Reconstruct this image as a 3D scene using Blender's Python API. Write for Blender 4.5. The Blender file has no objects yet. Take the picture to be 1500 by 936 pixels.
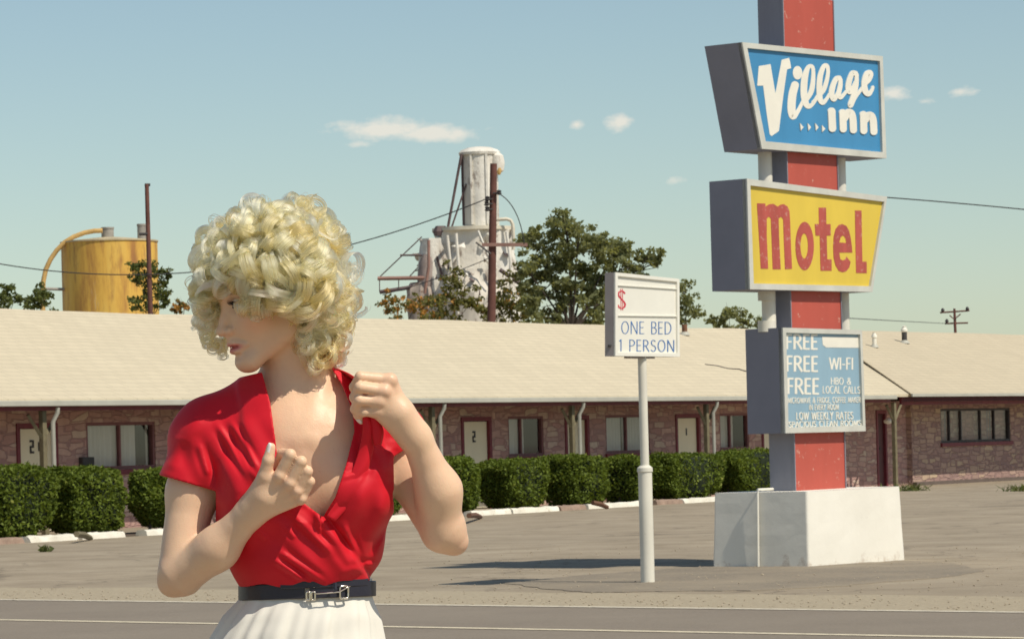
import bpy, math, random
import numpy as np
from mathutils import Vector, Matrix
from mathutils.geometry import tessellate_polygon
R_ = math.radians
rng = np.random.default_rng(7)
random.seed(7)
SC = bpy.context.scene
COL = SC.collection

# ------------------------------------------------------------------ camera
F = 5400.0; H = 1.38; ROLL = 0.026; CX = 750.0; HY = 649.0
cam = bpy.data.cameras.new('camera')
cam_ob = bpy.data.objects.new('camera', cam); COL.objects.link(cam_ob)
cam.sensor_width = 36; cam.sensor_fit = 'HORIZONTAL'
cam.lens = F * 36 / 1500
cam.shift_y = (HY - 468) / 1500
cam.clip_start = 0.1; cam.clip_end = 5000
cam_ob.location = (0, 0, H)
cam_ob.rotation_euler = (R_(90), ROLL, 0)
cam.dof.use_dof = True; cam.dof.focus_distance = 5.8; cam.dof.aperture_fstop = 64
SC.camera = cam_ob

# ------------------------------------------------------------------ sky, sun, exposure
SUN_EL = 53.0
SUN_AZ = math.atan2(0.777, -0.629)          # clockwise from +Y
w = bpy.data.worlds.new('World'); SC.world = w; w.use_nodes = True
nt = w.node_tree; nt.nodes.clear()
def N(tree, typ, **kw):
    n = tree.nodes.new(typ)
    for k, v in kw.items(): setattr(n, k, v)
    return n
sky = N(nt, 'ShaderNodeTexSky', sky_type='NISHITA', sun_disc=False)
sky.sun_elevation = R_(SUN_EL); sky.sun_rotation = SUN_AZ
sky.altitude = 1000; sky.air_density = 1.0; sky.dust_density = 1.2; sky.ozone_density = 1.0
hs = N(nt, 'ShaderNodeHueSaturation'); hs.inputs['Saturation'].default_value = 1.0
nt.links.new(sky.outputs[0], hs.inputs['Color'])
tint = N(nt, 'ShaderNodeMix', data_type='RGBA', blend_type='MULTIPLY'); tint.inputs['Factor'].default_value = 1
tint.inputs[7].default_value = (1.0, 1.01, 0.91, 1)
nt.links.new(hs.outputs[0], tint.inputs[6])
# small fair-weather clouds, placed by direction on the sky
tc = N(nt, 'ShaderNodeTexCoord'); sep = N(nt, 'ShaderNodeSeparateXYZ'); nt.links.new(tc.outputs['Generated'], sep.inputs[0])
def M(op, a, b=None, c=None, tree=None):
    tree = tree or nt
    n = tree.nodes.new('ShaderNodeMath'); n.operation = op
    for i, v in enumerate((a, b, c)):
        if v is None: continue
        if isinstance(v, (int, float)): n.inputs[i].default_value = v
        else: tree.links.new(v, n.inputs[i])
    return n.outputs[0]
yy = M('MAXIMUM', sep.outputs['Y'], 0.02)
U = M('DIVIDE', sep.outputs['X'], yy); V = M('DIVIDE', sep.outputs['Z'], yy)
cmb = N(nt, 'ShaderNodeCombineXYZ'); nt.links.new(U, cmb.inputs[0]); nt.links.new(M('MULTIPLY', V, 1.9), cmb.inputs[1])
noi = N(nt, 'ShaderNodeTexNoise'); noi.inputs['Scale'].default_value = 95; noi.inputs['Detail'].default_value = 7; noi.inputs['Roughness'].default_value = .62
nt.links.new(cmb.outputs[0], noi.inputs['Vector'])
CR, SR = math.cos(ROLL), math.sin(ROLL)
def uv_dir(px, py):
    x = px - CX; y = HY - py
    return (x*CR + y*SR)/F, (-x*SR + y*CR)/F
acc = None
for (px, py, rx, ry, st) in [(560,188,82,20,1.0),(640,197,74,17,1.0),(525,212,28,11,.5),(845,183,19,10,.8),(908,180,26,18,.9),
                             (1305,138,34,15,.7),(1408,134,26,12,.5),(988,262,24,12,.5),(1356,149,18,8,.5)]:
    cu, cv = uv_dir(px, py)
    du = M('DIVIDE', M('SUBTRACT', U, cu), rx/F); dv = M('DIVIDE', M('SUBTRACT', V, cv), ry/F)
    r = M('SQRT', M('ADD', M('MULTIPLY', du, du), M('MULTIPLY', dv, dv)))
    m = M('MULTIPLY', M('MAXIMUM', M('SUBTRACT', 1.25, r), 0), st)
    acc = m if acc is None else M('MAXIMUM', acc, m)
den = M('MULTIPLY', M('SUBTRACT', M('ADD', M('MULTIPLY', acc, 0.52), noi.outputs['Fac']), 0.66), 2.6)
den = M('MINIMUM', M('MAXIMUM', den, 0), 0.8)
den = M('MULTIPLY', den, M('GREATER_THAN', acc, 0.001))
cl = N(nt, 'ShaderNodeMix', data_type='RGBA'); nt.links.new(den, cl.inputs['Factor'])
nt.links.new(tint.outputs[2], cl.inputs[6]); cl.inputs[7].default_value = (8.2, 7.7, 6.7, 1)
bg = N(nt, 'ShaderNodeBackground'); bg.inputs['Strength'].default_value = 0.106
nt.links.new(cl.outputs[2], bg.inputs['Color'])
wo = N(nt, 'ShaderNodeOutputWorld'); nt.links.new(bg.outputs[0], wo.inputs['Surface'])

sun = bpy.data.lights.new('sun', 'SUN'); sun.energy = 4.15; sun.angle = R_(0.5); sun.color = (1, 0.92, 0.78)
sun_ob = bpy.data.objects.new('sun', sun); COL.objects.link(sun_ob)
e_ = R_(SUN_EL)
sdir = Vector((math.sin(SUN_AZ)*math.cos(e_), math.cos(SUN_AZ)*math.cos(e_), math.sin(e_)))
sun_ob.rotation_euler = sdir.to_track_quat('Z', 'Y').to_euler()
sun_ob.location = sdir * 60
vs = SC.view_settings
vs.view_transform = 'Standard'; vs.look = 'None'; vs.gamma = 1; vs.use_curve_mapping = False
vs.exposure = 0.0
SC.render.engine = 'CYCLES'
SC.cycles.use_denoising = True
SC.cycles.max_bounces = 14; SC.cycles.transmission_bounces = 14; SC.cycles.glossy_bounces = 10; SC.cycles.transparent_max_bounces = 16
# ------------------------------------------------------------------ helpers
CAM = np.array([0, 0, H])
def ray(px, py):
    a, b = uv_dir(px, py); return np.array([a, 1.0, b])
def P(px, py, d): return CAM + ray(px, py)*d                      # the point of a photo pixel at depth d
def G(px, py, z=0.0):
    r = ray(px, py); return CAM + r*((z - H)/r[2])                # ... on the level z
def PL(px, py, p0, n):
    r = ray(px, py); return CAM + r*(np.dot(np.asarray(p0) - CAM, n)/np.dot(r, n))   # ... on a plane

def wloc(o):
    v = Vector((0, 0, 0))
    while o is not None: v += o.location; o = o.parent
    return v
def tag(o, label=None, cat=None, group=None, kind=None):
    for k, v in (('label', label), ('category', cat), ('group', group), ('kind', kind)):
        if v: o[k] = v
    return o
def empty(name, loc, label=None, cat=None, group=None):
    o = bpy.data.objects.new(name, None); o.empty_display_size = .2; COL.objects.link(o); o.location = Vector(loc)
    return tag(o, label, cat, group)
class MB:
    def __init__(s): s.v = []; s.f = []
    def add(s, vs, fs):
        b = len(s.v); s.v.extend([tuple(map(float, p)) for p in vs]); s.f.extend([tuple(b+i for i in f) for f in fs]); return s
    def boxv(s, o, a, b, c):
        o, a, b, c = map(lambda q: np.asarray(q, float), (o, a, b, c))
        vs = [o, o+a, o+a+b, o+b, o+c, o+a+c, o+a+b+c, o+b+c]
        fs = [(0,3,2,1),(4,5,6,7),(0,1,5,4),(1,2,6,5),(2,3,7,6),(3,0,4,7)]
        if np.dot(np.cross(a, b), c) < 0: fs = [f[::-1] for f in fs]
        return s.add(vs, fs)
    def box(s, c, sx, sy, sz):
        c = np.asarray(c, float); return s.boxv(c-np.array([sx, sy, sz])/2, (sx,0,0), (0,sy,0), (0,0,sz))
    def quad(s, *p): return s.add(p, [tuple(range(len(p)))])
    def prism(s, front, back):
        n = len(front); vs = list(front)+list(back)
        fs = [tuple(range(n)), tuple(range(2*n-1, n-1, -1))]
        fs += [(i, i+n, (i+1) % n+n, (i+1) % n) for i in range(n)]
        return s.add(vs, fs)
    def tube(s, path, r, n=10, cap=True):
        path = [np.asarray(p, float) for p in path]
        if not hasattr(r, '__len__'): r = [r]*len(path)
        rings = []; pu = None
        for i, p in enumerate(path):
            t = path[min(i+1, len(path)-1)] - path[max(i-1, 0)]; t = t/(np.linalg.norm(t)+1e-12)
            if pu is None:
                h = np.array([0, 0, 1.0]) if abs(t[2]) < .9 else np.array([1.0, 0, 0]); u = np.cross(t, h)
            else: u = pu - t*np.dot(pu, t)
            u = u/np.linalg.norm(u); pu = u; v = np.cross(t, u)
            rings.append([p + r[i]*(math.cos(a)*u + math.sin(a)*v) for a in np.linspace(0, 2*math.pi, n, endpoint=False)])
        vs = [q for rg in rings for q in rg]; fs = []
        for i in range(len(path)-1):
            for j in range(n):
                k = (j+1) % n; fs.append((i*n+j, i*n+k, (i+1)*n+k, (i+1)*n+j))
        if cap: fs.append(tuple(range(n-1, -1, -1))); fs.append(tuple(range((len(path)-1)*n, len(path)*n)))
        return s.add(vs, fs)
    def lathe(s, c, prof, n=32, jit=None):
        c = np.asarray(c, float); vs = []
        for i, (r, z) in enumerate(prof):
            for j in range(n):
                a = 2*math.pi*j/n; k = 1 if jit is None else jit(a, z)
                vs.append(c + np.array([r*k*math.cos(a), r*k*math.sin(a), z]))
        fs = []
        for i in range(len(prof)-1):
            for j in range(n):
                k = (j+1) % n; fs.append((i*n+j, i*n+k, (i+1)*n+k, (i+1)*n+j))
        fs.append(tuple(range(n-1, -1, -1))); fs.append(tuple(range((len(prof)-1)*n, len(prof)*n)))
        return s.add(vs, fs)
    def build(s, name, mat, parent=None, base=None, bevel=0, smooth=False, auto=False):
        return mesh_obj(name, np.array(s.v, float), s.f, mat, parent, base, bevel, smooth, auto)
def mesh_obj(name, v, f, mat, parent=None, base=None, bevel=0, smooth=False, auto=False):
    off = wloc(parent) if parent is not None else Vector(base if base is not None else (0, 0, 0))
    v = np.asarray(v, float) - np.array(off)
    me = bpy.data.meshes.new(name)
    if isinstance(f, np.ndarray):
        me.vertices.add(len(v)); me.vertices.foreach_set('co', v.astype(np.float32).ravel())
        k = f.shape[1]; n = len(f)
        me.loops.add(n*k); me.loops.foreach_set('vertex_index', f.astype(np.int32).ravel())
        me.polygons.add(n); me.polygons.foreach_set('loop_start', np.arange(0, n*k, k, dtype=np.int32))
        me.update(calc_edges=True)
    else:
        me.from_pydata([tuple(p) for p in v], [], [tuple(int(i) for i in q) for q in f])
    me.materials.append(mat)
    if smooth or auto: me.polygons.foreach_set('use_smooth', np.ones(len(me.polygons), bool))
    if auto: me.set_sharp_from_angle(angle=R_(35))
    o = bpy.data.objects.new(name, me); COL.objects.link(o)
    if parent is not None: o.parent = parent
    else: o.location = off
    if bevel:
        b = o.modifiers.new('edge', 'BEVEL'); b.width = bevel; b.segments = 2; b.limit_method = 'ANGLE'; b.angle_limit = R_(40)
    return o
def copy_tree(o, parent=None):
    c = o.copy(); COL.objects.link(c); c.parent = parent
    for ch in list(o.children): copy_tree(ch, c)
    return c

# ------------------------------------------------------------------ materials
def newmat(name):
    m = bpy.data.materials.new(name); m.use_nodes = True
    t = m.node_tree; b = t.nodes['Principled BSDF']; return m, t, b
def col4(c): return (c[0], c[1], c[2], 1)
def noise(t, scale, detail=5, rough=.55, vec=None, dist=0):
    n = t.nodes.new('ShaderNodeTexNoise'); n.inputs['Scale'].default_value = scale; n.inputs['Detail'].default_value = detail
    n.inputs['Roughness'].default_value = rough; n.inputs['Distortion'].default_value = dist
    if vec is None: vec = pos(t)
    t.links.new(vec, n.inputs['Vector']); return n.outputs['Fac']
def pos(t):
    if 'POS' in t.nodes: return t.nodes['POS'].outputs['Position']
    n = t.nodes.new('ShaderNodeNewGeometry'); n.name = 'POS'; return n.outputs['Position']
def ramp(t, fac, stops):
    n = t.nodes.new('ShaderNodeValToRGB'); e = n.color_ramp.elements
    while len(e) < len(stops): e.new(.5)
    for i, (p, c) in enumerate(stops): e[i].position = p; e[i].color = col4(c) if hasattr(c, '__len__') else (c, c, c, 1)
    t.links.new(fac, n.inputs[0]); return n.outputs[0]
def mix(t, fac, a, b, mode='MIX'):
    n = t.nodes.new('ShaderNodeMix'); n.data_type = 'RGBA'; n.blend_type = mode
    for s, v in ((n.inputs['Factor'], fac), (n.inputs[6], a), (n.inputs[7], b)):
        if isinstance(v, (int, float)): s.default_value = v
        elif isinstance(v, tuple): s.default_value = col4(v)
        else: t.links.new(v, s)
    return n.outputs[2]
def bump(t, b, h, strength=.3, dist=.02):
    n = t.nodes.new('ShaderNodeBump'); n.inputs['Strength'].default_value = strength; n.inputs['Distance'].default_value = dist
    t.links.new(h, n.inputs['Height']); t.links.new(n.outputs[0], b.inputs['Normal'])
def scaled(t, sx, sy, sz, vec=None):
    n = t.nodes.new('ShaderNodeVectorMath'); n.operation = 'MULTIPLY'; n.inputs[1].default_value = (sx, sy, sz)
    t.links.new(vec if vec is not None else pos(t), n.inputs[0]); return n.outputs[0]
def paint(name, c, rough=.6, var=.15, scale=3, chip=None, chip_amt=.62, metal=0, bmp=.0, spec=.4, streak=False):
    """a coat of paint with uneven tone; chip = colour under the flaked spots"""
    m, t, b = newmat(name)
    v = scaled(t, 1, 1, .25) if streak else None
    n = noise(t, scale, 6, .6, v)
    lo = tuple(x*(1-var) for x in c); hi = tuple(min(1, x*(1+var)) for x in c)
    colr = ramp(t, n, [(.3, lo), (.7, hi)])
    if chip:
        k = ramp(t, noise(t, scale*4, 8, .7), [(chip_amt, 0.0), (chip_amt+.05, 1.0)])
        colr = mix(t, k, colr, chip)
    t.links.new(colr, b.inputs['Base Color'])
    b.inputs['Roughness'].default_value = rough; b.inputs['Metallic'].default_value = metal
    b.inputs['Specular IOR Level'].default_value = spec
    if bmp: bump(t, b, noise(t, scale*12, 5), bmp, .01)
    return m
def leafmat(name, c1, c2, c3=None, trans=.25, rough=.5):
    m, t, b = newmat(name)
    a = t.nodes.new('ShaderNodeAttribute'); a.attribute_name = 'tone'
    st = [(0, c1), (.75, c2)] + ([(1.0, c3)] if c3 else [])
    colr = ramp(t, a.outputs['Fac'], st)
    t.links.new(colr, b.inputs['Base Color']); b.inputs['Roughness'].default_value = rough; b.inputs['Specular IOR Level'].default_value = .15
    tr = t.nodes.new('ShaderNodeBsdfTranslucent'); t.links.new(mix(t, 1.0, colr, (1.3, 1.2, .6), 'MULTIPLY'), tr.inputs['Color'])
    ms = t.nodes.new('ShaderNodeMixShader'); ms.inputs[0].default_value = trans
    out = t.nodes['Material Output']
    t.links.new(b.outputs[0], ms.inputs[1]); t.links.new(tr.outputs[0], ms.inputs[2]); t.links.new(ms.outputs[0], out.inputs['Surface'])
    return m
def leaves(name, centers, size, mat, parent, droop=.0, tone=None, aspect=.55, normals=None, kind=None):
    """many small pointed leaves (one kinked quad each) as one foliage mesh"""
    n = len(centers); c = np.asarray(centers, float)
    d = rng.normal(size=(n, 3)); d[:, 2] -= droop
    if normals is not None: d = d*.8 + normals*0.5
    d /= np.linalg.norm(d, axis=1)[:, None]
    q = rng.normal(size=(n, 3)); s = np.cross(d, q); s /= np.linalg.norm(s, axis=1)[:, None]
    sz = size*rng.uniform(.6, 1.3, n)[:, None]
    v = np.stack([c-d*sz*.5, c+s*sz*aspect*.5, c+d*sz*.5, c-s*sz*aspect*.5], 1).reshape(-1, 3)
    f = np.arange(4*n).reshape(n, 4)
    o = mesh_obj(name, v, f, mat, parent)
    tn = rng.uniform(0, 1, n) if tone is None else tone
    at = o.data.attributes.new('tone', 'FLOAT', 'POINT'); at.data.foreach_set('value', np.repeat(tn, 4).astype(np.float32))
    if kind: o['kind'] = kind
    return o
# ------------------------------------------------------------------ setting: lot and road
AL = R_(58.0)
u_ = np.array([math.cos(AL), math.sin(AL), 0]); n_ = np.array([u_[1], -u_[0], 0]); z_ = np.array([0, 0, 1.0])
RD = np.array([math.cos(R_(-41)), math.sin(R_(-41)), 0]); RN = np.array([-RD[1], RD[0], 0])   # road direction, towards the lot
L0 = (G(0, 879) + G(1500, 896))/2

m, t, b = newmat('old_asphalt')
big = noise(t, .18, 4, .6); mid = noise(t, .9, 6, .65); fine = noise(t, 28, 4, .7); ps = pos(t)
c = ramp(t, mid, [(.34, (.28, .23, .162)), (.5, (.365, .302, .22)), (.66, (.43, .365, .27))])
c = mix(t, ramp(t, big, [(.42, 0.0), (.6, .45)]), c, (.29, .24, .175))
c = mix(t, ramp(t, fine, [(.35, .0), (.75, .5)]), c, (.2, .17, .13))
cr = t.nodes.new('ShaderNodeTexVoronoi'); cr.feature = 'DISTANCE_TO_EDGE'; cr.inputs['Scale'].default_value = .32
nv = t.nodes.new('ShaderNodeTexNoise'); nv.inputs['Scale'].default_value = 1.3; nv.inputs['Detail'].default_value = 6; t.links.new(ps, nv.inputs['Vector'])
vm = t.nodes.new('ShaderNodeVectorMath'); vm.operation = 'MULTIPLY_ADD'; vm.inputs[1].default_value = (1.4, 1.4, 0); t.links.new(nv.outputs['Color'], vm.inputs[0]); t.links.new(ps, vm.inputs[2])
t.links.new(vm.outputs[0], cr.inputs['Vector'])
c = mix(t, ramp(t, cr.outputs['Distance'], [(.003, .55), (.013, 0.0)]), c, (.13, .105, .08))
st = noise(t, 1.0, 5, .6, scaled(t, .5, .5, 1)); c = mix(t, ramp(t, st, [(.58, 0.0), (.70, .2)]), c, (.2, .165, .12))
t.links.new(c, b.inputs['Base Color']); b.inputs['Roughness'].default_value = .9; b.inputs['Specular IOR Level'].default_value = .2
bump(t, b, fine, .35, .02)
LOT = m
tag(MB().quad((-900, -200, 0), (900, -200, 0), (900, 1600, 0), (-900, 1600, 0)).build('ground', LOT), kind='structure')

m, t, b = newmat('road_asphalt')
fine = noise(t, 40, 4, .75); mid = noise(t, .7, 5, .6, scaled(t, 1, 1, 1))
c = ramp(t, mid, [(.3, (.175, .145, .115)), (.7, (.225, .19, .15))])
c = mix(t, ramp(t, fine, [(.3, 0.0), (.75, .7)]), c, (.31, .265, .21))
t.links.new(c, b.inputs['Base Color']); b.inputs['Roughness'].default_value = .85; b.inputs['Specular IOR Level'].default_value = .25
bump(t, b, fine, .4, .015); ROAD = m
def strip(name, a0, a1, off0, off1, z, mat, edge=0, n=60):
    """a band along the road between two distances from its lot-side edge"""
    s = np.linspace(a0, a1, n); v = []
    for i, x in enumerate(s):
        j = edge*rng.normal() if edge else 0
        v.append(L0 + RD*x + RN*(off0) + z_*z); v.append(L0 + RD*x + RN*(off1 + j) + z_*z)
    f = [(2*i, 2*i+2, 2*i+3, 2*i+1) for i in range(n-1)]
    return tag(MB().add(v, f).build(name, mat), kind='structure')
m, t, b = newmat('sandy_shoulder')
fine = noise(t, 18, 6, .75); mid = noise(t, 1.6, 5, .6)
c = ramp(t, fine, [(.3, (.27, .22, .15)), (.7, (.5, .425, .30))]); c = mix(t, ramp(t, mid, [(.35, .0), (.7, .6)]), c, (.36, .3, .21))
t.links.new(c, b.inputs['Base Color']); b.inputs['Roughness'].default_value = .95; bump(t, b, fine, .5, .03)
SHO = m
strip('road_shoulder', -70, 90, -.15, 2.2, .004, SHO, .1, 260)
strip('road', -200, 200, 0, -16, .008, ROAD)
def linemat(name, c, lim):
    m, t, b = newmat(name)
    k = ramp(t, noise(t, 9, 8, .75), [(lim, 0.0), (lim+.16, 1.0)])
    t.links.new(mix(t, k, c, (.2, .17, .135)), b.inputs['Base Color']); b.inputs['Roughness'].default_value = .8
    return m
# a darker, newer patch of asphalt round the feet of the signs
m, t, b = newmat('patch_asphalt'); fine = noise(t, 22, 5, .75)
c = ramp(t, fine, [(.3, (.17, .145, .115)), (.72, (.30, .255, .195))]); c = mix(t, ramp(t, noise(t, .8, 5, .65), [(.4, 0.0), (.65, .7)]), c, (.33, .275, .20))
t.links.new(c, b.inputs['Base Color']); b.inputs['Roughness'].default_value = .92; b.inputs['Specular IOR Level'].default_value = .2; bump(t, b, fine, .4, .02)
pp_ = [(735,853),(800,846),(880,840),(960,834),(1044,829),(1120,826),(1200,824),(1330,820),(1395,827),(1440,836),(1380,846),(1300,852),(1220,858),(1100,863),(980,866),(880,866),(800,862)]
pp_ = [(x+rng.normal(0, 9), y+rng.normal(0, .8)) for x, y in pp_]
q = []
for i in range(len(pp_)):
    a_, b2 = np.array(pp_[i]), np.array(pp_[(i+1) % len(pp_)])
    for s in np.linspace(0, 1, 6, endpoint=False): q.append(a_*(1-s)+b2*s+np.array([rng.normal(0, 3), rng.normal(0, .35)]))
tag(MB().prism([G(x, y, .006) for x, y in q][::-1], [G(x, y, .006)*np.array([1, 1, 0])-z_*.02 for x, y in q][::-1]).build('pavement_patch', m), kind='structure')
PEB = paint('gravel_stone', (.40, .335, .245), .9, .2, 9)
rg = np.random.default_rng(9); gv, gf = [], []
for k in range(1500):
    if k < 1000: p = L0 + RD*rg.uniform(-9, 9) + RN*(abs(rg.normal(0, 1.0))+.1)
    else: p = G(rg.uniform(600, 1500), rg.uniform(800, 868))
    r_ = rg.uniform(.004, .014)*(1.5 if k % 40 == 0 else 1); q = rg.uniform(.6, 1.2, 3)*r_; a_ = rg.uniform(0, 6.28); ca, sa = math.cos(a_), math.sin(a_); n0 = len(gv)
    for x, y, zz in ((1, 0, .4), (0, 1, .5), (-1, 0, .4), (0, -1, .5), (0, 0, 1.1), (0, 0, -.3)): gv.append(p*np.array([1, 1, 0]) + np.array([(x*ca-y*sa)*q[0], (x*sa+y*ca)*q[1], zz*q[2]+.004]))
    for i in range(4): gf.append((n0+i, n0+(i+1) % 4, n0+4)); gf.append((n0+(i+1) % 4, n0+i, n0+5))
tag(MB().add(gv, gf).build('gravel', PEB), 'loose gravel scattered along the road shoulder and lot', 'gravel', kind='stuff')
WL = linemat('worn_white_line', (.62, .56, .44), .52)
strip('road_edge_line', -200, 200, -.05, -.2, .012, WL)
strip('road_lane_line', -200, 200, -2.96, -3.09, .012, linemat('worn_lane_line', (.66, .58, .42), .54))

# ------------------------------------------------------------------ motel building
W0 = G(190, 772.5)
def B(s, t, z): return W0 + u_*s + n_*t + z_*z
def sz(px, py, t=0.0):
    p = PL(px, py, W0 + n_*t, n_); return float(np.dot(p - W0, u_)), float(p[2])
def spx(px, t=0.0): return sz(px, 660, t)[0]

def wallvec(t):
    """node vector: x along the wall, y up"""
    d = t.nodes.new('ShaderNodeVectorMath'); d.operation = 'DOT_PRODUCT'; d.inputs[1].default_value = tuple(u_+n_); t.links.new(pos(t), d.inputs[0])
    s = t.nodes.new('ShaderNodeSeparateXYZ'); t.links.new(pos(t), s.inputs[0])
    c = t.nodes.new('ShaderNodeCombineXYZ'); t.links.new(d.outputs['Value'], c.inputs[0]); t.links.new(s.outputs[2], c.inputs[1]); return c.outputs[0]
def stone(name, pal, mortar):
    m, t, b = newmat(name)
    wv = wallvec(t)
    nz = t.nodes.new('ShaderNodeTexNoise'); nz.inputs['Scale'].default_value = 1.7; nz.inputs['Detail'].default_value = 3; t.links.new(wv, nz.inputs['Vector'])
    ad = t.nodes.new('ShaderNodeVectorMath'); ad.operation = 'MULTIPLY_ADD'; ad.inputs[1].default_value = (.26, .13, 0); t.links.new(nz.outputs['Color'], ad.inputs[0]); t.links.new(wv, ad.inputs[2])
    sc = t.nodes.new('ShaderNodeVectorMath'); sc.operation = 'MULTIPLY'; sc.inputs[1].default_value = (2.3, 7.6, 1); t.links.new(ad.outputs[0], sc.inputs[0])
    vo = t.nodes.new('ShaderNodeTexVoronoi'); vo.distance = 'CHEBYCHEV'; vo.inputs['Scale'].default_value = 1.0; vo.inputs['Randomness'].default_value = .8; t.links.new(sc.outputs[0], vo.inputs['Vector'])
    ve = t.nodes.new('ShaderNodeTexVoronoi'); ve.feature = 'F2'; ve.distance = 'CHEBYCHEV'; ve.inputs['Randomness'].default_value = .8; ve.inputs['Scale'].default_value = 1.0; t.links.new(sc.outputs[0], ve.inputs['Vector'])
    df = M('SUBTRACT', ve.outputs['Distance'], vo.outputs['Distance'], tree=t)
    s3 = t.nodes.new('ShaderNodeSeparateColor'); t.links.new(vo.outputs['Color'], s3.inputs[0])
    c = ramp(t, s3.outputs[0], [(i/(len(pal)-1), p) for i, p in enumerate(pal)])
    c = mix(t, ramp(t, noise(t, 7, 6, .7), [(.3, .0), (.8, .5)]), c, tuple(x*.7 for x in pal[0]))
    k = ramp(t, df, [(.03, 1.0), (.11, 0.0)])
    c = mix(t, k, c, mortar)
    t.links.new(c, b.inputs['Base Color']); b.inputs['Roughness'].default_value = .9; b.inputs['Specular IOR Level'].default_value = .2
    bump(t, b, M('SUBTRACT', M('MULTIPLY', noise(t, 14, 5), .3, tree=t), k, tree=t), .6, .05)
    return m
STONE = stone('pink_stone', [(0.411, 0.245, 0.218), (0.522, 0.317, 0.279), (0.603, 0.412, 0.339), (0.453, 0.277, 0.248), (0.640, 0.523, 0.405), (0.493, 0.301, 0.279)], (0.370, 0.230, 0.211))
STONE2 = stone('brown_stone', [(0.356, 0.230, 0.204), (0.438, 0.294, 0.248), (0.507, 0.365, 0.279), (0.370, 0.245, 0.218), (0.576, 0.445, 0.300), (0.370, 0.238, 0.218)], (0.287, 0.189, 0.172))
MAROON = paint('maroon_paint', (.17, .028, .04), .55, .2, 5)
WFR = paint('window_frame_paint', (.20, .085, .085), .6, .15, 5)
CREAM = paint('cream_door_paint', (.80, .72, .52), .5, .05, 2)
WHITEP = paint('white_paint', (.76, .73, .64), .5, .06, 3, (.4, .37, .3), .68)
GUTTER = paint('gutter_paint', (.44, .43, .37), .5, .1, 2, (.33, .28, .22), .66)
POSTP = paint('weathered_post', (.17, .145, .085), .8, .25, 6)
DARKM = paint('dark_metal', (.05, .045, .045), .6, .2, 5)
BLACK = paint('dark_interior', (.012, .01, .012), .9, .1)
SOFFIT = paint('soffit_paint', (.34, .2, .18), .8, .15)
CURT = paint('white_curtain', (.72, .69, .64), .9, .05, 2)
CURTD = paint('dim_curtain', (.3, .27, .29), .9, .1, 2)
m, t, b = newmat('window_glass')
gl = t.nodes.new('ShaderNodeBsdfGlossy'); gl.inputs['Roughness'].default_value = .03; gl.inputs['Color'].default_value = (.8, .85, .9, 1)
tr = t.nodes.new('ShaderNodeBsdfTransparent'); tr.inputs['Color'].default_value = (.82, .84, .84, 1)
ms = t.nodes.new('ShaderNodeMixShader'); ms.inputs[0].default_value = .13
t.links.new(tr.outputs[0], ms.inputs[1]); t.links.new(gl.outputs[0], ms.inputs[2]); t.links.new(ms.outputs[0], t.nodes['Material Output'].inputs['Surface'])
GLASS = m
def shingle(name, c0, Bf):
    m, t, b = newmat(name)
    d = t.nodes.new('ShaderNodeVectorMath'); d.operation = 'DOT_PRODUCT'; d.inputs[1].default_value = tuple(u_); t.links.new(pos(t), d.inputs[0])
    e = t.nodes.new('ShaderNodeVectorMath'); e.operation = 'DOT_PRODUCT'; e.inputs[1].default_value = tuple(n_); t.links.new(pos(t), e.inputs[0])
    cc = t.nodes.new('ShaderNodeCombineXYZ'); t.links.new(d.outputs['Value'], cc.inputs[0]); t.links.new(e.outputs['Value'], cc.inputs[1])
    br = t.nodes.new('ShaderNodeTexBrick'); t.links.new(cc.outputs[0], br.inputs['Vector']); br.inputs['Scale'].default_value = 1
    br.inputs['Brick Width'].default_value = .45; br.inputs['Row Height'].default_value = .24; br.inputs['Mortar Size'].default_value = .012
    br.inputs['Color1'].default_value = col4(tuple(x*.96 for x in c0)); br.inputs['Color2'].default_value = col4(tuple(x*1.03 for x in c0)); br.inputs['Mortar'].default_value = col4(tuple(x*.76 for x in c0))
    k = noise(t, .5, 6, .65); c = mix(t, ramp(t, k, [(.35, 0.0), (.75, .3)]), br.outputs['Color'], tuple(x*.8 for x in c0))
    st = t.nodes.new('ShaderNodeTexNoise'); st.inputs['Scale'].default_value = 1; st.inputs['Detail'].default_value = 5
    t.links.new(scaled(t, 2.2, .22, 1, cc.outputs[0]), st.inputs['Vector'])
    c = mix(t, ramp(t, st.outputs['Fac'], [(.5, 0.0), (.75, .16)]), c, tuple(x*.78 for x in c0))
    t.links.new(c, b.inputs['Base Color']); b.inputs['Roughness'].default_value = .9; b.inputs['Specular IOR Level'].default_value = .2
    bump(t, b, br.outputs['Fac'], -.25, .01)
    return m
ROOF = shingle('cream_shingles', (.60, .525, .385), B); ROOF2 = shingle('tan_shingles', (.55, .475, .345), B)

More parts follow.
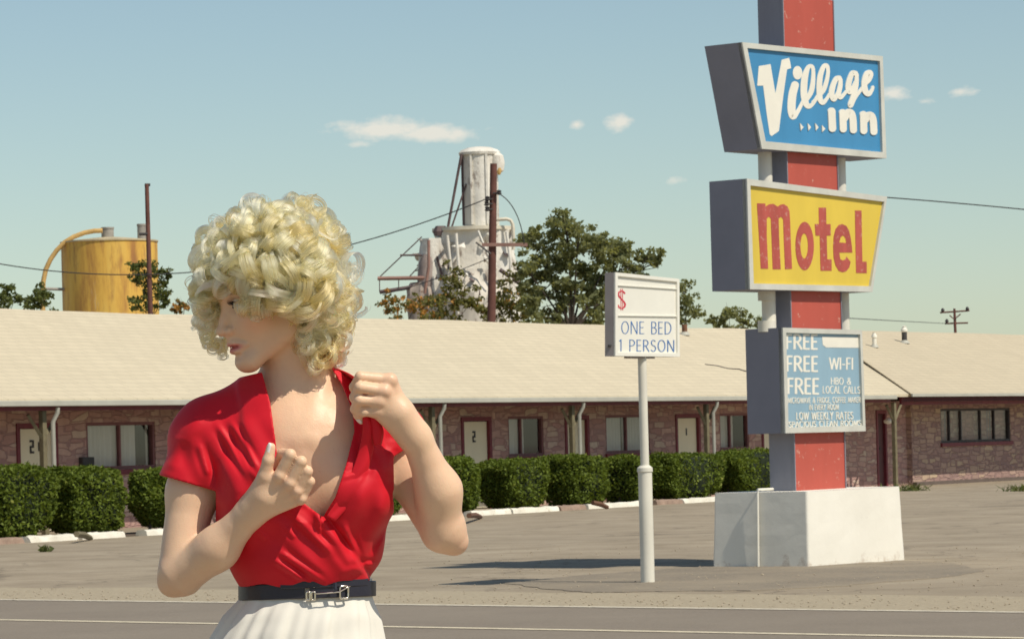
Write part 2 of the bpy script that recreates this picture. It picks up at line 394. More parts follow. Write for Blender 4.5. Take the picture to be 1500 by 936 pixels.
def wall_sheet(mb, Bf, s0, s1, z0, z1, ops, dep=.12):
    S = sorted({s0, s1} | {o[0] for o in ops} | {o[1] for o in ops}); Z = sorted({z0, z1} | {o[2] for o in ops} | {o[3] for o in ops})
    for i in range(len(S)-1):
        for j in range(len(Z)-1):
            sc_, zc = (S[i]+S[i+1])/2, (Z[j]+Z[j+1])/2
            if any(o[0] < sc_ < o[1] and o[2] < zc < o[3] for o in ops): continue
            mb.quad(Bf(S[i], 0, Z[j]), Bf(S[i+1], 0, Z[j]), Bf(S[i+1], 0, Z[j+1]), Bf(S[i], 0, Z[j+1]))
    for a, b_, c, d in ops:
        mb.quad(Bf(a, 0, c), Bf(a, 0, d), Bf(a, -dep, d), Bf(a, -dep, c)); mb.quad(Bf(b_, 0, d), Bf(b_, 0, c), Bf(b_, -dep, c), Bf(b_, -dep, d))
        mb.quad(Bf(a, 0, d), Bf(b_, 0, d), Bf(b_, -dep, d), Bf(a, -dep, d)); mb.quad(Bf(b_, 0, c), Bf(a, 0, c), Bf(a, -dep, c), Bf(b_, -dep, c))
def bbox_(mb, Bf, s0, s1, t0, t1, z0, z1):
    return mb.boxv(Bf(s0, t0, z0), u_*(s1-s0), n_*(t1-t0), z_*(z1-z0))
def digits(mb, txt, Bf, s, t, z, h, w, flip=1):
    seg = {'0':'abcdef','1':'bc','2':'abged','3':'abgcd','4':'fgbc','5':'afgcd','7':'abc','9':'abcdfg'}
    th = h*.16
    for ch in txt:
        for k in seg[ch]:
            q = {'a':(0,w,h-th,h),'d':(0,w,0,th),'g':(0,w,h/2-th/2,h/2+th/2),'b':(w-th,w,h/2,h-th),'c':(w-th,w,th,h/2),'f':(0,th,h/2,h-th),'e':(0,th,th,h/2)}[k]
            bbox_(mb, Bf, s+q[0], s+q[1], t, t+.012, z+q[2], z+q[3])
        s += w*1.5
def add_door(root, Bf, s0, s1, ztop, num=None, mat=None, fr=.09):
    mat = mat or CREAM
    f = MB()
    for a, b_, c, d in ((s0, s0+fr, 0, ztop), (s1-fr, s1, 0, ztop), (s0+fr, s1-fr, ztop-fr, ztop)):
        bbox_(f, Bf, a, b_, -.10, .025, c, d)
    d = bbox_(MB(), Bf, s0+fr+.01, s1-fr-.01, -.09, -.045, .02, ztop-fr-.01).build('door', mat, root, bevel=.004)
    f.build('frame', MAROON, d)
    MB().tube([Bf(s0+fr+.09, -.045, 1.0), Bf(s0+fr+.09, .02, 1.0)], [.03, .038], 10).build('handle', DARKM, d)
    if num:
        for i, ch in enumerate(num):
            k = MB(); digits(k, ch, Bf, (s0+s1)/2-.13*len(num)/2-.02+i*.165, -.043, 1.42, .24, .11); k.build('numeral', DARKM, d)
    return d
def add_window(root, Bf, s0, s1, z0, z1, mull, curt=True, gaps=(), sill=True, cm=None):
    fr = .06; f = MB()
    for a, b_, c, d in ((s0, s0+fr, z0, z1), (s1-fr, s1, z0, z1), (s0+fr, s1-fr, z1-fr, z1), (s0+fr, s1-fr, z0, z0+fr)):
        bbox_(f, Bf, a, b_, -.11, -.015, c, d)
    for k in mull:
        x = s0+(s1-s0)*k; bbox_(f, Bf, x-.025, x+.025, -.10, -.03, z0+fr, z1-fr)
    wdw = f.build('window', WFR if sill else DARKM, root)
    MB().quad(*[Bf(a, -.07, c) for a, c in ((s0+fr, z0+fr), (s1-fr, z0+fr), (s1-fr, z1-fr), (s0+fr, z1-fr))]).build('pane', GLASS, wdw)
    ex = MB(); bbox_(ex, Bf, s0-.05, s1+.06, .003, .06, z0-.10, z0-.005)
    ex.build('sill', MAROON, wdw, bevel=.006)
    bk = MB().quad(*[Bf(a, -.45, c) for a, c in ((s0-.1, z0-.1), (s1+.1, z0-.1), (s1+.1, z1+.1), (s0-.1, z1+.1))])
    for a in (s0-.02, s1+.02): bk.quad(Bf(a, -.125, z0-.1), Bf(a, -.45, z0-.1), Bf(a, -.45, z1+.1), Bf(a, -.125, z1+.1))
    bk.quad(Bf(s0, -.125, z1+.02), Bf(s1, -.125, z1+.02), Bf(s1, -.45, z1+.02), Bf(s0, -.45, z1+.02)); bk.quad(Bf(s0, -.125, z0-.02), Bf(s1, -.125, z0-.02), Bf(s1, -.45, z0-.02), Bf(s0, -.45, z0-.02))
    bk.build('dark_room', BLACK, wdw)
    if curt:
        q = MB(); x = s0+.02
        xs = np.arange(s0+.02, s1-.02, .02)
        for i in range(len(xs)-1):
            k = (xs[i]-s0)/(s1-s0)
            if any(g0 < k < g1 for g0, g1 in gaps):
                if q.f: q.build('curtain', cm or CURT, wdw); q = MB()
                continue
            d0 = -.17-.035*math.sin(xs[i]*42+math.sin(xs[i]*9)); d1 = -.17-.035*math.sin(xs[i+1]*42+math.sin(xs[i+1]*9))
            q.quad(Bf(xs[i], d0, z0-.05), Bf(xs[i+1], d1, z0-.05), Bf(xs[i+1], d1, z1+.02), Bf(xs[i], d0, z1+.02))
        if q.f: q.build('curtain', cm or CURT, wdw)
    return wdw

motel = empty('motel_building', W0, 'long low pink stone motel with cream shingle roof and numbered doors', 'motel')
S0, S1 = spx(-260) - 7, spx(1345) + 6
EAVE_T, EAVE_Z, RIDGE_T, RIDGE_Z = 1.50, 2.36, -4.45, 4.265
doors = [(24, 84, '21'), (676, 720, '2'), (828, 863, None), (990, 1026, '1'), (1116, 1150, None)]
wins = [(127, 228, .5), (745, 797, .4), (888, 952, .5), (1055, 1098, .4)]
D_ = [(spx(a), spx(b_), nmb) for a, b_, nmb in doors]; Wn = [(spx(a), spx(b_), mu) for a, b_, mu in wins]
hid = [(spx(470), spx(470)+1.05, '20'), (spx(345), spx(345)+1.05, '19')]
D_ += hid
hw = [(spx(395), spx(395)+2.2, .5), (spx(525), spx(525)+2.2, .5)]
Wn += hw
sP0, sP1 = spx(1284), spx(1299)
ops = [(a, b_, 0, 1.96) for a, b_, _ in D_] + [(a, b_, 1.09, 1.96) for a, b_, _ in Wn] + [(sP0, sP1, 0, 1.98)]
mb = MB(); wall_sheet(mb, B, S0, S1, 0, 2.62, ops)
mb.quad(B(S0, 0, 0), B(S0, -9.8, 0), B(S0, -9.8, 2.5), B(S0, 0, 2.5)); mb.quad(B(S1, -9.8, 0), B(S1, 0, 0), B(S1, 0, 2.5), B(S1, -9.8, 2.5)); mb.quad(B(S1, -9.8, 0), B(S0, -9.8, 0), B(S0, -9.8, 2.5), B(S1, -9.8, 2.5))
mb.quad(B(S0, -10.35, 2.45), B(S0, RIDGE_T, RIDGE_Z-.08), B(S0, EAVE_T-.05, EAVE_Z-.09), B(S0, 0, 2.45))
mb.build('wall', STONE, motel)
for a, b_, nm in D_: add_door(motel, B, a, b_, 1.96, nm)
add_door(motel, B, sP0, sP1, 1.98, None, paint('dark_brown_door', (.085, .03, .03), .6, .2, 4))
for i, (a, b_, mu) in enumerate(Wn): add_window(motel, B, a, b_, 1.09, 1.96, [mu], gaps=[((.78, .97),), ((.62, .98),), ((.46, .5),), ((.62, .99),), ((.7, .9),), ((.4, .5),)][i])
# low air-conditioner grille by the window
g = MB(); bbox_(g, B, spx(115), spx(115)+.34, .003, .09, 1.15, 1.33)
for k in range(5): bbox_(g, B, spx(115)+.02, spx(115)+.32, .091, .10, 1.165+.033*k, 1.18+.033*k)
g.build('air_conditioner', DARKM, motel)

def roof_mesh(s0, s1, et, ez, rt, rz, th, ns, wob, seed, s0r=None):
    rr = np.random.default_rng(seed); ph = rr.uniform(0, 6.28, 6)
    def w_(s, k): return wob*(math.sin(s*.31+ph[0]+k)+.6*math.sin(s*.83+ph[1]-k)+.4*math.sin(s*1.9+ph[2]))
    prof = [(et+(rt-et)*k, ez+(rz-ez)*k) for k in np.linspace(0, 1, 8)]; bt = 2*rt-et
    prof += [(rt+(bt-rt)*k, rz+(ez-rz)*k) for k in np.linspace(0, 1, 5)[1:]]
    S = np.linspace(s0, s1, ns); v = []; f = []
    for s in S:
        for j, (t_, zz) in enumerate(prof):
            k0 = s0 if s0r is None else s0 + (s0r-s0)*min(1, j/7)
            v.append(B(k0+(s-s0)*(s1-k0)/(s1-s0), t_, zz + w_(s, j*.25)*min(1, j/3)))
    n = len(prof)
    for i in range(ns-1):
        for j in range(n-1): f.append((i*n+j, (i+1)*n+j, (i+1)*n+j+1, i*n+j+1))
    k = len(v); v += [p - z_*th for p in v]
    f += [tuple(k+q for q in ff[::-1]) for ff in f]
    for i in range(ns-1):
        f.append(((i+1)*n, i*n, k+i*n, k+(i+1)*n)); f.append((i*n+n-1, (i+1)*n+n-1, k+(i+1)*n+n-1, k+i*n+n-1))
    for j in range(n-1):
        f.append((j, j+1, k+j+1, k+j)); q = (ns-1)*n; f.append((q+j+1, q+j, k+q+j, k+q+j+1))
    return MB().add(v, f)
roof_mesh(S0-.4, S1, EAVE_T, EAVE_Z, RIDGE_T, RIDGE_Z, .07, 90, .012, 3).build('roof', ROOF, motel, auto=True)
g = MB(); bbox_(g, B, S0-.4, spx(1335, 1.9)-.1, EAVE_T-.02, EAVE_T+.10, EAVE_Z-.13, EAVE_Z-.03)
gut = g.build('gutter', GUTTER, motel, bevel=.012)
g = MB(); bbox_(g, B, S0-.4, spx(1335, 1.9)-.1, 1.27, 1.40, EAVE_Z-.20, EAVE_Z-.12); g.build('porch_beam', MAROON, motel)
g = MB(); g.quad(B(S0-.3, .005, 2.21), B(S1, .005, 2.21), B(S1, 1.27, 2.21), B(S0-.3, 1.27, 2.21)); g.build('soffit', SOFFIT, motel)
for px, dsp in ((64, True), (634, True), (839, True), (1036, True), (1311, False), (395, False)):
    s = spx(px, 1.34); q = MB(); bbox_(q, B, s-.055, s+.055, 1.285, 1.385, 0, EAVE_Z-.202)
    pst = q.build('porch_post', POSTP, motel, bevel=.01)
    for sg in (-1, 1):
        MB().tube([B(s+sg*.03, 1.335, 1.68), B(s+sg*.40, 1.335, 2.09)], .04, 4).build('brace', POSTP, pst)
    if dsp:
        d = MB(); s2 = s+.17
        d.tube([B(s2, EAVE_T+.04, EAVE_Z-.15), B(s2, EAVE_T+.03, EAVE_Z-.24), B(s2-.02, 1.44, EAVE_Z-.40), B(s2-.02, 1.44, .1), B(s2-.02, 1.55, .04)], .04, 8)
        d.build('downspout', GUTTER, motel, auto=True)

# ------------------------------------------------------------------ office end of the building
TO = .15; TR = .13; EO = 1.50 + TR - TO
def B2(s, t, z): return B(s, t+TO, z)
def spx2(px, t=0.0): return spx(px, t+TO)
sO = spx2(1336); sO1 = sO + 22; sR = spx(1337, 1.5+TR)
off = empty('office_building', B2(sO, 0, 0), 'brown stone motel office with tan shingle roof and wide barred window', 'office')
wa, wb = spx2(1379), spx2(1481)
za, zb = sz(1430, 647, TO)[1], sz(1430, 598, TO)[1]
mb = MB(); wall_sheet(mb, B2, sO, sO1, 0, 2.7, [(wa, wb, za, zb)])
mb.quad(B2(sO, -6, 0), B2(sO, 0, 0), B2(sO, 0, 2.7), B2(sO, -6, 2.7)); mb.build('wall', STONE2, off)
wdw = add_window(off, B2, wa, wb, za, zb, [.14, .30, .58, .78], curt=True, gaps=[(.0, .10), (.17, .30), (.36, .58), (.62, .72), (.80, 1)], cm=CURTD, sill=False)
g = MB(); bbox_(g, B2, sO, sO1, .003, .12, 0, .09); g.build('footing', paint('dark_footing', (.13, .10, .085), .9), off)
roof_mesh(sR, sO1, EAVE_T+TR, EAVE_Z+.005, RIDGE_T+TR, RIDGE_Z+.03, .03, 40, .006, 5, spx(1204, RIDGE_T+TR)).build('roof', ROOF2, off, auto=True)
g = MB(); bbox_(g, B2, sR, sO1, EO+.003, EO+.04, EAVE_Z-.07, EAVE_Z+.005); g.build('drip_edge', GUTTER, off)
g = MB(); bbox_(g, B2, sR+.04, sO1, EO-.36, EO-.29, EAVE_Z-.27, EAVE_Z-.075); g.build('fascia', MAROON, off)
g = MB(); g.quad(B2(sR+.04, .005, 2.17), B2(sO1, .005, 2.17), B2(sO1, EO-.09, 2.17), B2(sR+.04, EO-.09, 2.17)); g.build('soffit', SOFFIT, off)
p = PL(1301, 617, W0 + n_*.9, n_)
MB().lathe(p - z_*.07, [(.03, 0), (.10, .03), (.12, .09), (.07, .13), (.04, .15)], 14).build('porch_light', WHITEP, off, auto=True)

def on_roof(px, py, bt=0.0, dz=0.0):
    sl = (RIDGE_Z-EAVE_Z)/(EAVE_T-RIDGE_T); nn = z_ + n_*sl
    return PL(px, py, B(0, EAVE_T+bt, EAVE_Z+dz), nn)
def vent(px, pb, pt, mat, name, label, bt, dz, rr, cap=True, kw='vents on the motel roofs'):
    p = on_roof(px, pb, bt, dz); h = (pb-pt)*p[1]/F
    v = empty(name, p, label, 'roof vent', kw)
    MB().tube([p-z_*.15, p+z_*h*.72], rr, 12).build('pipe', mat, v, auto=True)
    MB().lathe(p+z_*(-.02), [(rr*2.1, 0), (rr*1.8, .03), (rr*1.05, .09)], 14).build('flashing', GUTTER, v, auto=True)
    if cap: MB().lathe(p+z_*h*.6, [(rr*.9, 0), (rr*1.3, .03), (rr*1.3, .08), (rr*.8, .13), (rr*.7, .16), (rr*.9, .17), (rr*.15, h*.40)], 14).build('cap', WHITEP, v, auto=True)
vent(1325, 502, 477, DARKM, 'roof_vent', 'taller of two white capped vent pipes on the tan office roof', TR, .03, .075)
vent(1281, 508, 488, WHITEP, 'roof_vent', 'shorter white vent pipe on the office roof beside the motel sign', TR, .03, .06)
vent(1003, 490, 470, paint('rusty_pipe', (.16, .075, .04), .8, .3, 6), 'roof_vent', 'rusty bare pipe poking through the cream roof near the ridge', 0, 0, .07, False)
cb = [on_roof(x, y)+z_*.02 for x, y in ((1033, 535), (1050, 537), (1066, 541), (1082, 542), (1099, 547))]
tag(MB().tube(cb, .017, 6).build('roof_cable', DARKM, base=cb[2]), 'thin dark cable lying across the cream shingles by the sign', 'cable')
# ------------------------------------------------------------------ kerb blocks and hedges in front of the motel
K0, K1 = G(0, 797), G(1040, 734.5)
kd = (K1-K0)/np.linalg.norm(K1-K0); kn = np.array([kd[1], -kd[0], 0])
def K(s, t, z): return K0 + kd*s + kn*t + z_*z
def ks(px, t=0.0): return float(np.dot(PL(px, 700, K0 + kn*t, kn) - K0, kd))
KERBP = paint('kerb_white_paint', (.74, .70, .60), .7, .1, 3, (.36, .29, .2), .60, bmp=.3)
KERBB = paint('bare_brown_kerb', (.30, .21, .16), .9, .25, 4, bmp=.3)
kerbs = [(-30, 24, 0, 'bare brown kerb block in front of the leftmost hedge'), (34, 104, 1, 'white kerb block under the leftmost hedge, its paint flaking'),
         (111, 173, 1, 'white kerb block under the second hedge from the left, beside the gap'), (205, 262, 1, 'white kerb block below the rounded hedge left of the woman'),
         (560, 626, 1, 'white kerb block just right of the woman, behind her raised elbow'), (684, 740, 1, 'white kerb block at the right of her raised elbow'),
         (743, 811, 1, 'long white kerb block midway between the woman and the price sign'), (814, 851, 0, 'bare brown kerb block between two white ones left of the price sign pole'),
         (854, 936, 1, 'white kerb block ending behind the price sign pole'), (955, 993, 0, 'bare brown kerb block just right of the price sign pole'),
         (995, 1046, 1, 'white kerb block next to the concrete base of the motel sign'), (1050, 1120, 1, 'white kerb block hidden mostly behind the concrete sign base')]
for a, b_, wht, lab in kerbs:
    s0, s1 = ks(a), ks(b_)
    pr = [(-.12, 0), (-.10, .075), (-.06, .098), (.06, .098), (.10, .075), (.12, 0)]
    n = 14; S = np.linspace(s0, s1, n); v = []
    jit = rng.normal(0, .007, (n, len(pr), 2))
    for i, s in enumerate(S):
        for j, (t_, zz) in enumerate(pr): v.append(K(s, t_+jit[i, j, 0], max(0, zz+(jit[i, j, 1] if zz else 0))))
    k = len(pr); f = [(i*k+j, i*k+j+1, (i+1)*k+j+1, (i+1)*k+j) for i in range(n-1) for j in range(k-1)]
    f += [tuple(range(k-1, -1, -1)), tuple(range((n-1)*k, n*k))]
    tag(MB().add(v, f).build('kerb_block', KERBP if wht else KERBB, base=K((s0+s1)/2, 0, 0), auto=True), lab, 'kerb block', 'kerb blocks along the hedges')
# bed of bare soil behind the kerb
m, t, b = newmat('bed_soil'); b.inputs['Base Color'].default_value = (.12, .085, .055, 1); b.inputs['Roughness'].default_value = 1
t.links.new(ramp(t, noise(t, 6, 6, .7), [(.3, (.07, .05, .035)), (.7, (.17, .125, .085))]), b.inputs['Base Color'])
tag(MB().quad(K(-12, -.05, .006), K(ks(1150), -.05, .006), K(ks(1150), -1.7, .006), K(-12, -1.7, .006)).build('planting_bed', m), kind='structure')
for (x0, y0, x1, y1, lab) in ((868, 735, 890, 743, 'broken brown timber stake fallen over the kerb left of the price sign'), (687, 754, 704, 757, 'short brown timber stake lying by the kerb near the raised elbow'), (112, 781, 133, 788, 'grey splintered timber stake lying against the white kerb on the left')):
    a = G(x0, y0+1, .14); q = G(x1, y1, .03)
    tag(MB().tube([a, (a+q)/2+z_*.02, q], [.05, .055, .04], 6).build('timber_stake', POSTP if x0 < 600 else paint('brown_timber', (.13, .065, .04), .9), base=q), lab, 'timber stake', 'broken stakes by the kerb')

HL = leafmat('hedge_leaf', (.055, .082, .014), (.18, .235, .035), (.35, .37, .09), .32, .55)
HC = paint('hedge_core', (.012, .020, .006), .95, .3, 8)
WOOD = paint('bark', (.075, .058, .045), .9, .3, 5)
def hedge(px0, px1, ytop, lab, ft=-.22, dp=.95, rnd=.3):
    s0, s1 = ks(px0, ft-dp*.5), ks(px1, ft); pm = PL((px0+px1)/2, ytop, K0+kn*ft, kn); h = float(pm[2])
    L = s1-s0; root = empty('hedge', K((s0+s1)/2, ft-dp/2, 0), lab, 'hedge', 'clipped hedges along the motel front')
    rr = np.random.default_rng(int(abs(px0)*7+3)); ph = rr.uniform(0, 6.28, 9)
    def surf(a, el):
        """rounded box surface point for a direction (a around, el up)"""
        d = np.stack([np.cos(a)*np.cos(el), np.sin(a)*np.cos(el), np.sin(el)], -1)
        p_ = 5.2 if rnd < .5 else 2.6
        r = (np.abs(d[..., 0])**p_ + np.abs(d[..., 1])**p_ + np.abs(d[..., 2])**p_)**(-1/p_)
        q = d*r[..., None]
        lum = 1 + .05*np.sin(q[..., 0]*L*2.3+ph[0]+q[..., 2]*2) + .045*np.sin(q[..., 0]*L*4.7+ph[1]-q[..., 1]*3) + .035*np.sin(q[..., 2]*7+ph[2]+q[..., 0]*L*1.3) + .03*np.sin(q[..., 0]*L*8+ph[3]+q[..., 2]*5)
        zc = q[..., 2]
        tap = 1 - .16*np.clip(-zc-.1, 0, 1)
        return q*np.stack([lum*tap, lum*tap, 1+(lum-1)*.7], -1)
    def to_world(q): return K0 + kd*(s0+L/2) + kn*(ft-dp/2) + q[..., :1]*kd*(L/2) - q[..., 1:2]*kn*(dp/2) + np.array([0, 0, 1.0])*(h*.54 + q[..., 2:3]*h*.46)
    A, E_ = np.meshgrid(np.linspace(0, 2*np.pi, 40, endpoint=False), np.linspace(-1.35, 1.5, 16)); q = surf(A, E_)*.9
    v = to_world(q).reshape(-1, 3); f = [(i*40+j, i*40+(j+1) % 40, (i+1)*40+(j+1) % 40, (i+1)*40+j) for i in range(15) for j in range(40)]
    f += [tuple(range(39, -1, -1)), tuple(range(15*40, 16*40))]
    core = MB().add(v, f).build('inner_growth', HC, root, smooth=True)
    n = int(2600*(L*h*1.1 + L*dp + dp*h*2)*.8); n = min(n, 17000)
    a = rr.uniform(0, 2*np.pi, n*3); el = np.arcsin(rr.uniform(-.98, 1, n*3)); q = surf(a, el)
    # resample to even cover of the box faces
    wgt = np.linalg.norm(q*np.array([L/2, dp/2, h/2]), axis=1)**3; keep = rr.choice(len(a), n, p=wgt/wgt.sum()); q = q[keep]
    dep = rr.uniform(0, 1, n)**2; q = q*(1.03-.16*dep)[:, None]
    c = to_world(q) + rr.normal(0, .016, (n, 3))
    nr = to_world(q*1.05) - to_world(q); nr /= np.linalg.norm(nr, axis=1)[:, None]
    clump = .5+.5*np.sin(c[:, 0]*9+ph[4])*np.sin(c[:, 2]*11+ph[5])*np.sin(c[:, 1]*6+ph[6])
    tone = np.clip(rr.beta(2, 3, n)*.75 + .25*clump + (rr.uniform(0, 1, n) > .975)*.4, 0, 1)
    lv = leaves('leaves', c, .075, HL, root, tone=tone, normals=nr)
    lv['kind'] = 'stuff'
    for k in range(max(3, int(L/.5))):
        s = s0+L*(k+.5)/max(3, int(L/.5)); MB().tube([K(s, ft-dp/2, 0), K(s+.03, ft-dp/2+.02, h*.5)], [.035, .02], 6).build('stem', WOOD, root)
hedge(-30, 86, 685, 'leftmost dark green hedge, cut by the edge of the photo')
hedge(80, 189, 686, 'square clipped hedge below the wide curtained window at left')
hedge(203, 320, 686, 'small rounded hedge partly hidden by the red sleeve', rnd=.8)
hedge(440, 603, 686, 'hedge mostly hidden behind the red blouse')
hedge(640, 708, 671, 'green hedge just right of the raised forearm')
hedge(720, 808, 674, 'square clipped hedge below the narrow window beside door 2')
hedge(818, 896, 669, 'hedge with a hollow underside, left of the price sign pole')
hedge(902, 958, 668, 'hedge directly behind the price sign pole')
hedge(962, 1062, 666, 'hedge between the price sign pole and the motel sign')
hedge(1058, 1160, 660, 'hedge touching the motel sign, behind its concrete base')

GR = leafmat('grass_blade', (.05, .075, .02), (.13, .15, .045), None, .2)
def tuft(px, py, w_, h_, n, lab, z=0):
    p = G(px, py, z); r = empty('weed', p, lab, 'weed', 'weeds in the lot'); rr = np.random.default_rng(px)
    b0 = p + np.stack([rr.normal(0, w_, n), rr.normal(0, w_, n), np.zeros(n)], 1); tip = b0 + np.stack([rr.normal(0, w_, n), rr.normal(0, w_, n), rr.uniform(.4, 1, n)*h_], 1)
    sd = np.stack([rr.normal(0, .012, n), rr.normal(0, .012, n), np.zeros(n)], 1); md = (b0*.45+tip*.55) + sd*2
    v = np.stack([b0-sd, b0+sd, md+sd, tip, md-sd], 1).reshape(-1, 3); o = mesh_obj('grass_blades', v, np.arange(5*n).reshape(n, 5), GR, r)
    at = o.data.attributes.new('tone', 'FLOAT', 'POINT'); at.data.foreach_set('value', np.repeat(rr.uniform(0, 1, n), 5).astype(np.float32))
tuft(65, 808, .03, .12, 40, 'small green weed sprouting from the lot at the left')
tuft(1330, 719, .25, .22, 120, 'patch of weeds at the corner of the office wall')
tuft(1496, 719, .2, .2, 90, 'dry weeds at the foot of the office wall, right edge')
tuft(686, 668, .12, .3, 120, 'light green sprout standing above the hedge near door 2', .8)

# ------------------------------------------------------------------ trees and shrubs beyond the roof
TL = leafmat('elm_leaf', (.16, .18, .095), (.32, .335, .16), (.42, .42, .22), .52)
OL = leafmat('dry_shrub_leaf', (.12, .12, .045), (.25, .245, .08), (.50, .27, .08), .4)
GL = leafmat('shrub_leaf', (.07, .09, .03), (.18, .21, .07), (.32, .25, .08), .45)
def tree(name, d, base, clumps, lab, cat, mat, n=420, leaf=.13, tr=.16, group='trees and shrubs behind the motel', orange=0.0, flat=.95):
    bp = P(*base, d); bp[2] = 0; root = empty(name, bp, lab, cat, group); rr = np.random.default_rng(int(d*10+base[0]))
    cs = [(P(x + rr.normal(0, 1), y, d + rr.normal(0, 1)*r_*d/F*1.2), r_*d/F) for x, y, r_ in clumps]
    top = max(c[0][2] for c in cs); low = min(c[0][2] for c in cs)
    fork = P(base[0], base[1], d); fork[2] = max(low-.5, .5)
    tk = MB().tube([bp, bp*.5+fork*.5+np.array([.1, .1, 0])*tr*4, fork], [tr*1.3, tr, tr*.85], 8).build('trunk', WOOD, root, auto=True)
    lb = MB()
    for ci, (c, r_) in enumerate(cs):
        if ci % 2: continue
        k = fork + (c-fork)*.5 + np.array([0, 0, .12*np.linalg.norm(c-fork)]) + rr.normal(0, .12, 3)
        ts = np.linspace(0, 1, 6); pth = [(1-q)**2*fork + 2*q*(1-q)*k + q*q*c for q in ts]
        lb.tube(pth, list(np.linspace(tr*.26, tr*.04, 6)), 5)
        for e in range(4): lb.tube([pth[4], c+rr.normal(0, r_*.55, 3)], [tr*.1, tr*.04], 4)
    lb.build('limbs', WOOD, root)
    pts = []; tones = []
    for c, r_ in cs:
        nb = 10; sub = c + rr.normal(0, .74, (nb, 3))*r_*np.array([1, 1, flat])
        m_ = int(.95*n*(.5 + .5*(r_*F/d/18)**2)); w_ = rr.integers(0, nb, m_)
        pts.append(sub[w_] + rr.normal(0, .25, (m_, 3))*r_*np.array([1.1, 1.1, .72]))
        tn = np.clip(rr.beta(2, 2.5, m_)*.8 + rr.uniform(-.1, .12, nb)[w_], 0, .8)
        if orange: tn = np.where(rr.uniform(0, 1, m_) < orange*rr.uniform(0, 2, nb)[w_], 1.0, tn)
        tones.append(tn)
    o = leaves('crown', np.concatenate(pts), leaf, mat, root, tone=np.concatenate(tones), aspect=.6)
big = [(828,330,17),(806,342,15),(778,345,11),(768,352,8),(846,343,17),(862,356,17),(842,372,20),(812,366,17),(790,378,14),(878,368,15),(902,368,15),(893,385,16),(922,382,15),(944,385,12),(958,380,9),(936,400,9),(768,392,12),(772,412,12),
       (802,402,16),(832,402,19),(862,398,18),(872,418,18),(900,410,14),(780,434,14),(812,440,18),(846,434,20),(876,444,17),(902,436,15),(835,462,18),(866,466,16),(800,464,15),(893,466,14),(775,460,10)]
tree('elm_tree', 125, (838, 500), big, 'tall loose dark green tree rising behind the roof left of the price sign', 'tree', TL, 520, .17, .2)
tree('elm_tree', 119, (1003, 500), [(1000,422,9),(1008,436,11),(997,447,10),(1014,455,10),(1003,464,12),(990,470,8)], 'small thin tree peeking out right of the price sign', 'tree', TL, 300, .14, .1)
tree('elm_tree', 121, (1072, 500), [(1070,458,9),(1082,464,10),(1062,468,10),(1046,470,8),(1095,474,8)], 'low feathery treetop just left of the motel sign above the roof', 'tree', TL, 260, .16, .08)
tree('elm_tree', 123, (1112, 500), [(1110,473,6),(1116,478,6)], 'tiniest tuft of treetop touching the edge of the motel sign', 'tree', TL, 200, .14, .06)
tree('dry_shrub', 128, (662, 520), [(655,437,16),(667,410,13),(642,455,15),(672,428,12),(690,446,14),(660,462,14)], 'olive shrub with orange leaves in front of the ruined white tower', 'shrub', OL, 420, .14, .08, orange=.05)
tree('dry_shrub', 129, (750, 520), [(742,422,15),(760,402,10),(748,447,17),(766,440,12),(735,462,12),(762,465,11),(712,460,10)], 'olive shrub with orange leaves right of the brown utility pole', 'shrub', OL, 420, .14, .08, orange=.06)
tree('dry_shrub', 130, (595, 520), [(572,440,9),(586,450,11),(606,449,11),(622,456,10),(575,456,9)], 'low shrub of orange flowers under the tower platform', 'shrub', OL, 330, .14, .06, orange=.4)
tree('leafy_shrub', 126, (222, 520), [(206,388,10),(222,396,11),(202,408,9),(226,414,12),(238,402,8),(212,428,13),(236,430,11),(203,443,9),(226,446,12),(243,444,6)], 'leafy shrub with rusty leaves beside the left utility pole and yellow tank', 'shrub', GL, 260, .15, .07, orange=.07)
tree('leafy_shrub', 126, (8, 520), [(8,424,9),(0,436,11),(18,436,9),(8,446,10)], 'dark shrub cut by the left edge of the photo', 'shrub', GL, 330, .14, .07)
tree('leafy_shrub', 127, (55, 520), [(54,430,10),(46,440,9),(64,436,9),(56,446,10)], 'dark shrub at the foot of the curved yellow pipe', 'shrub', GL, 330, .14, .07)
tree('dry_shrub', 127, (265, 520), [(265,445,7),(258,451,5),(272,450,5)], 'small orange flowering shrub between the tank and the blonde hair', 'shrub', OL, 260, .14, .05, orange=.5)

# ------------------------------------------------------------------ yellow tank
d = 150.0; ppm = F/d
tcn = P(160, 356, d + 1.95); tz = tcn[2]; r_t = 70.5/ppm*1.01
tank = empty('storage_tank', (tcn[0], tcn[1], 0), 'rusty yellow storage tank with two roof vents and a curved filling pipe', 'tank')
m, t, b = newmat('rusty_yellow_paint')
v = scaled(t, 1, 1, .18); k = noise(t, 1.1, 6, .65, v); k2 = noise(t, 3.5, 7, .7, v)
c = ramp(t, k, [(.32, (.42, .20, .045)), (.48, (.68, .40, .07)), (.7, (.74, .50, .11))])
c = mix(t, ramp(t, k2, [(.5, 0.0), (.68, .7)]), c, (.30, .13, .045)); c = mix(t, ramp(t, noise(t, 1.7, 6, .7, v), [(.62, 0.0), (.7, .6)]), c, (.62, .5, .33))
t.links.new(c, b.inputs['Base Color']); b.inputs['Roughness'].default_value = .6
YEL = m
YPIPE = paint('yellow_pipe', (.56, .36, .13), .6, .25, 3); GREYM = paint('grey_galvanised', (.3, .28, .25), .6, .2, 4)
base = np.array([tcn[0], tcn[1], 0])
MB().lathe(base, [(r_t, 0), (r_t, tz*.55), (r_t*1.004, tz*.551), (r_t*1.004, tz*.553), (r_t, tz*.554), (r_t, tz)], 64).build('shell', YEL, tank, auto=True)
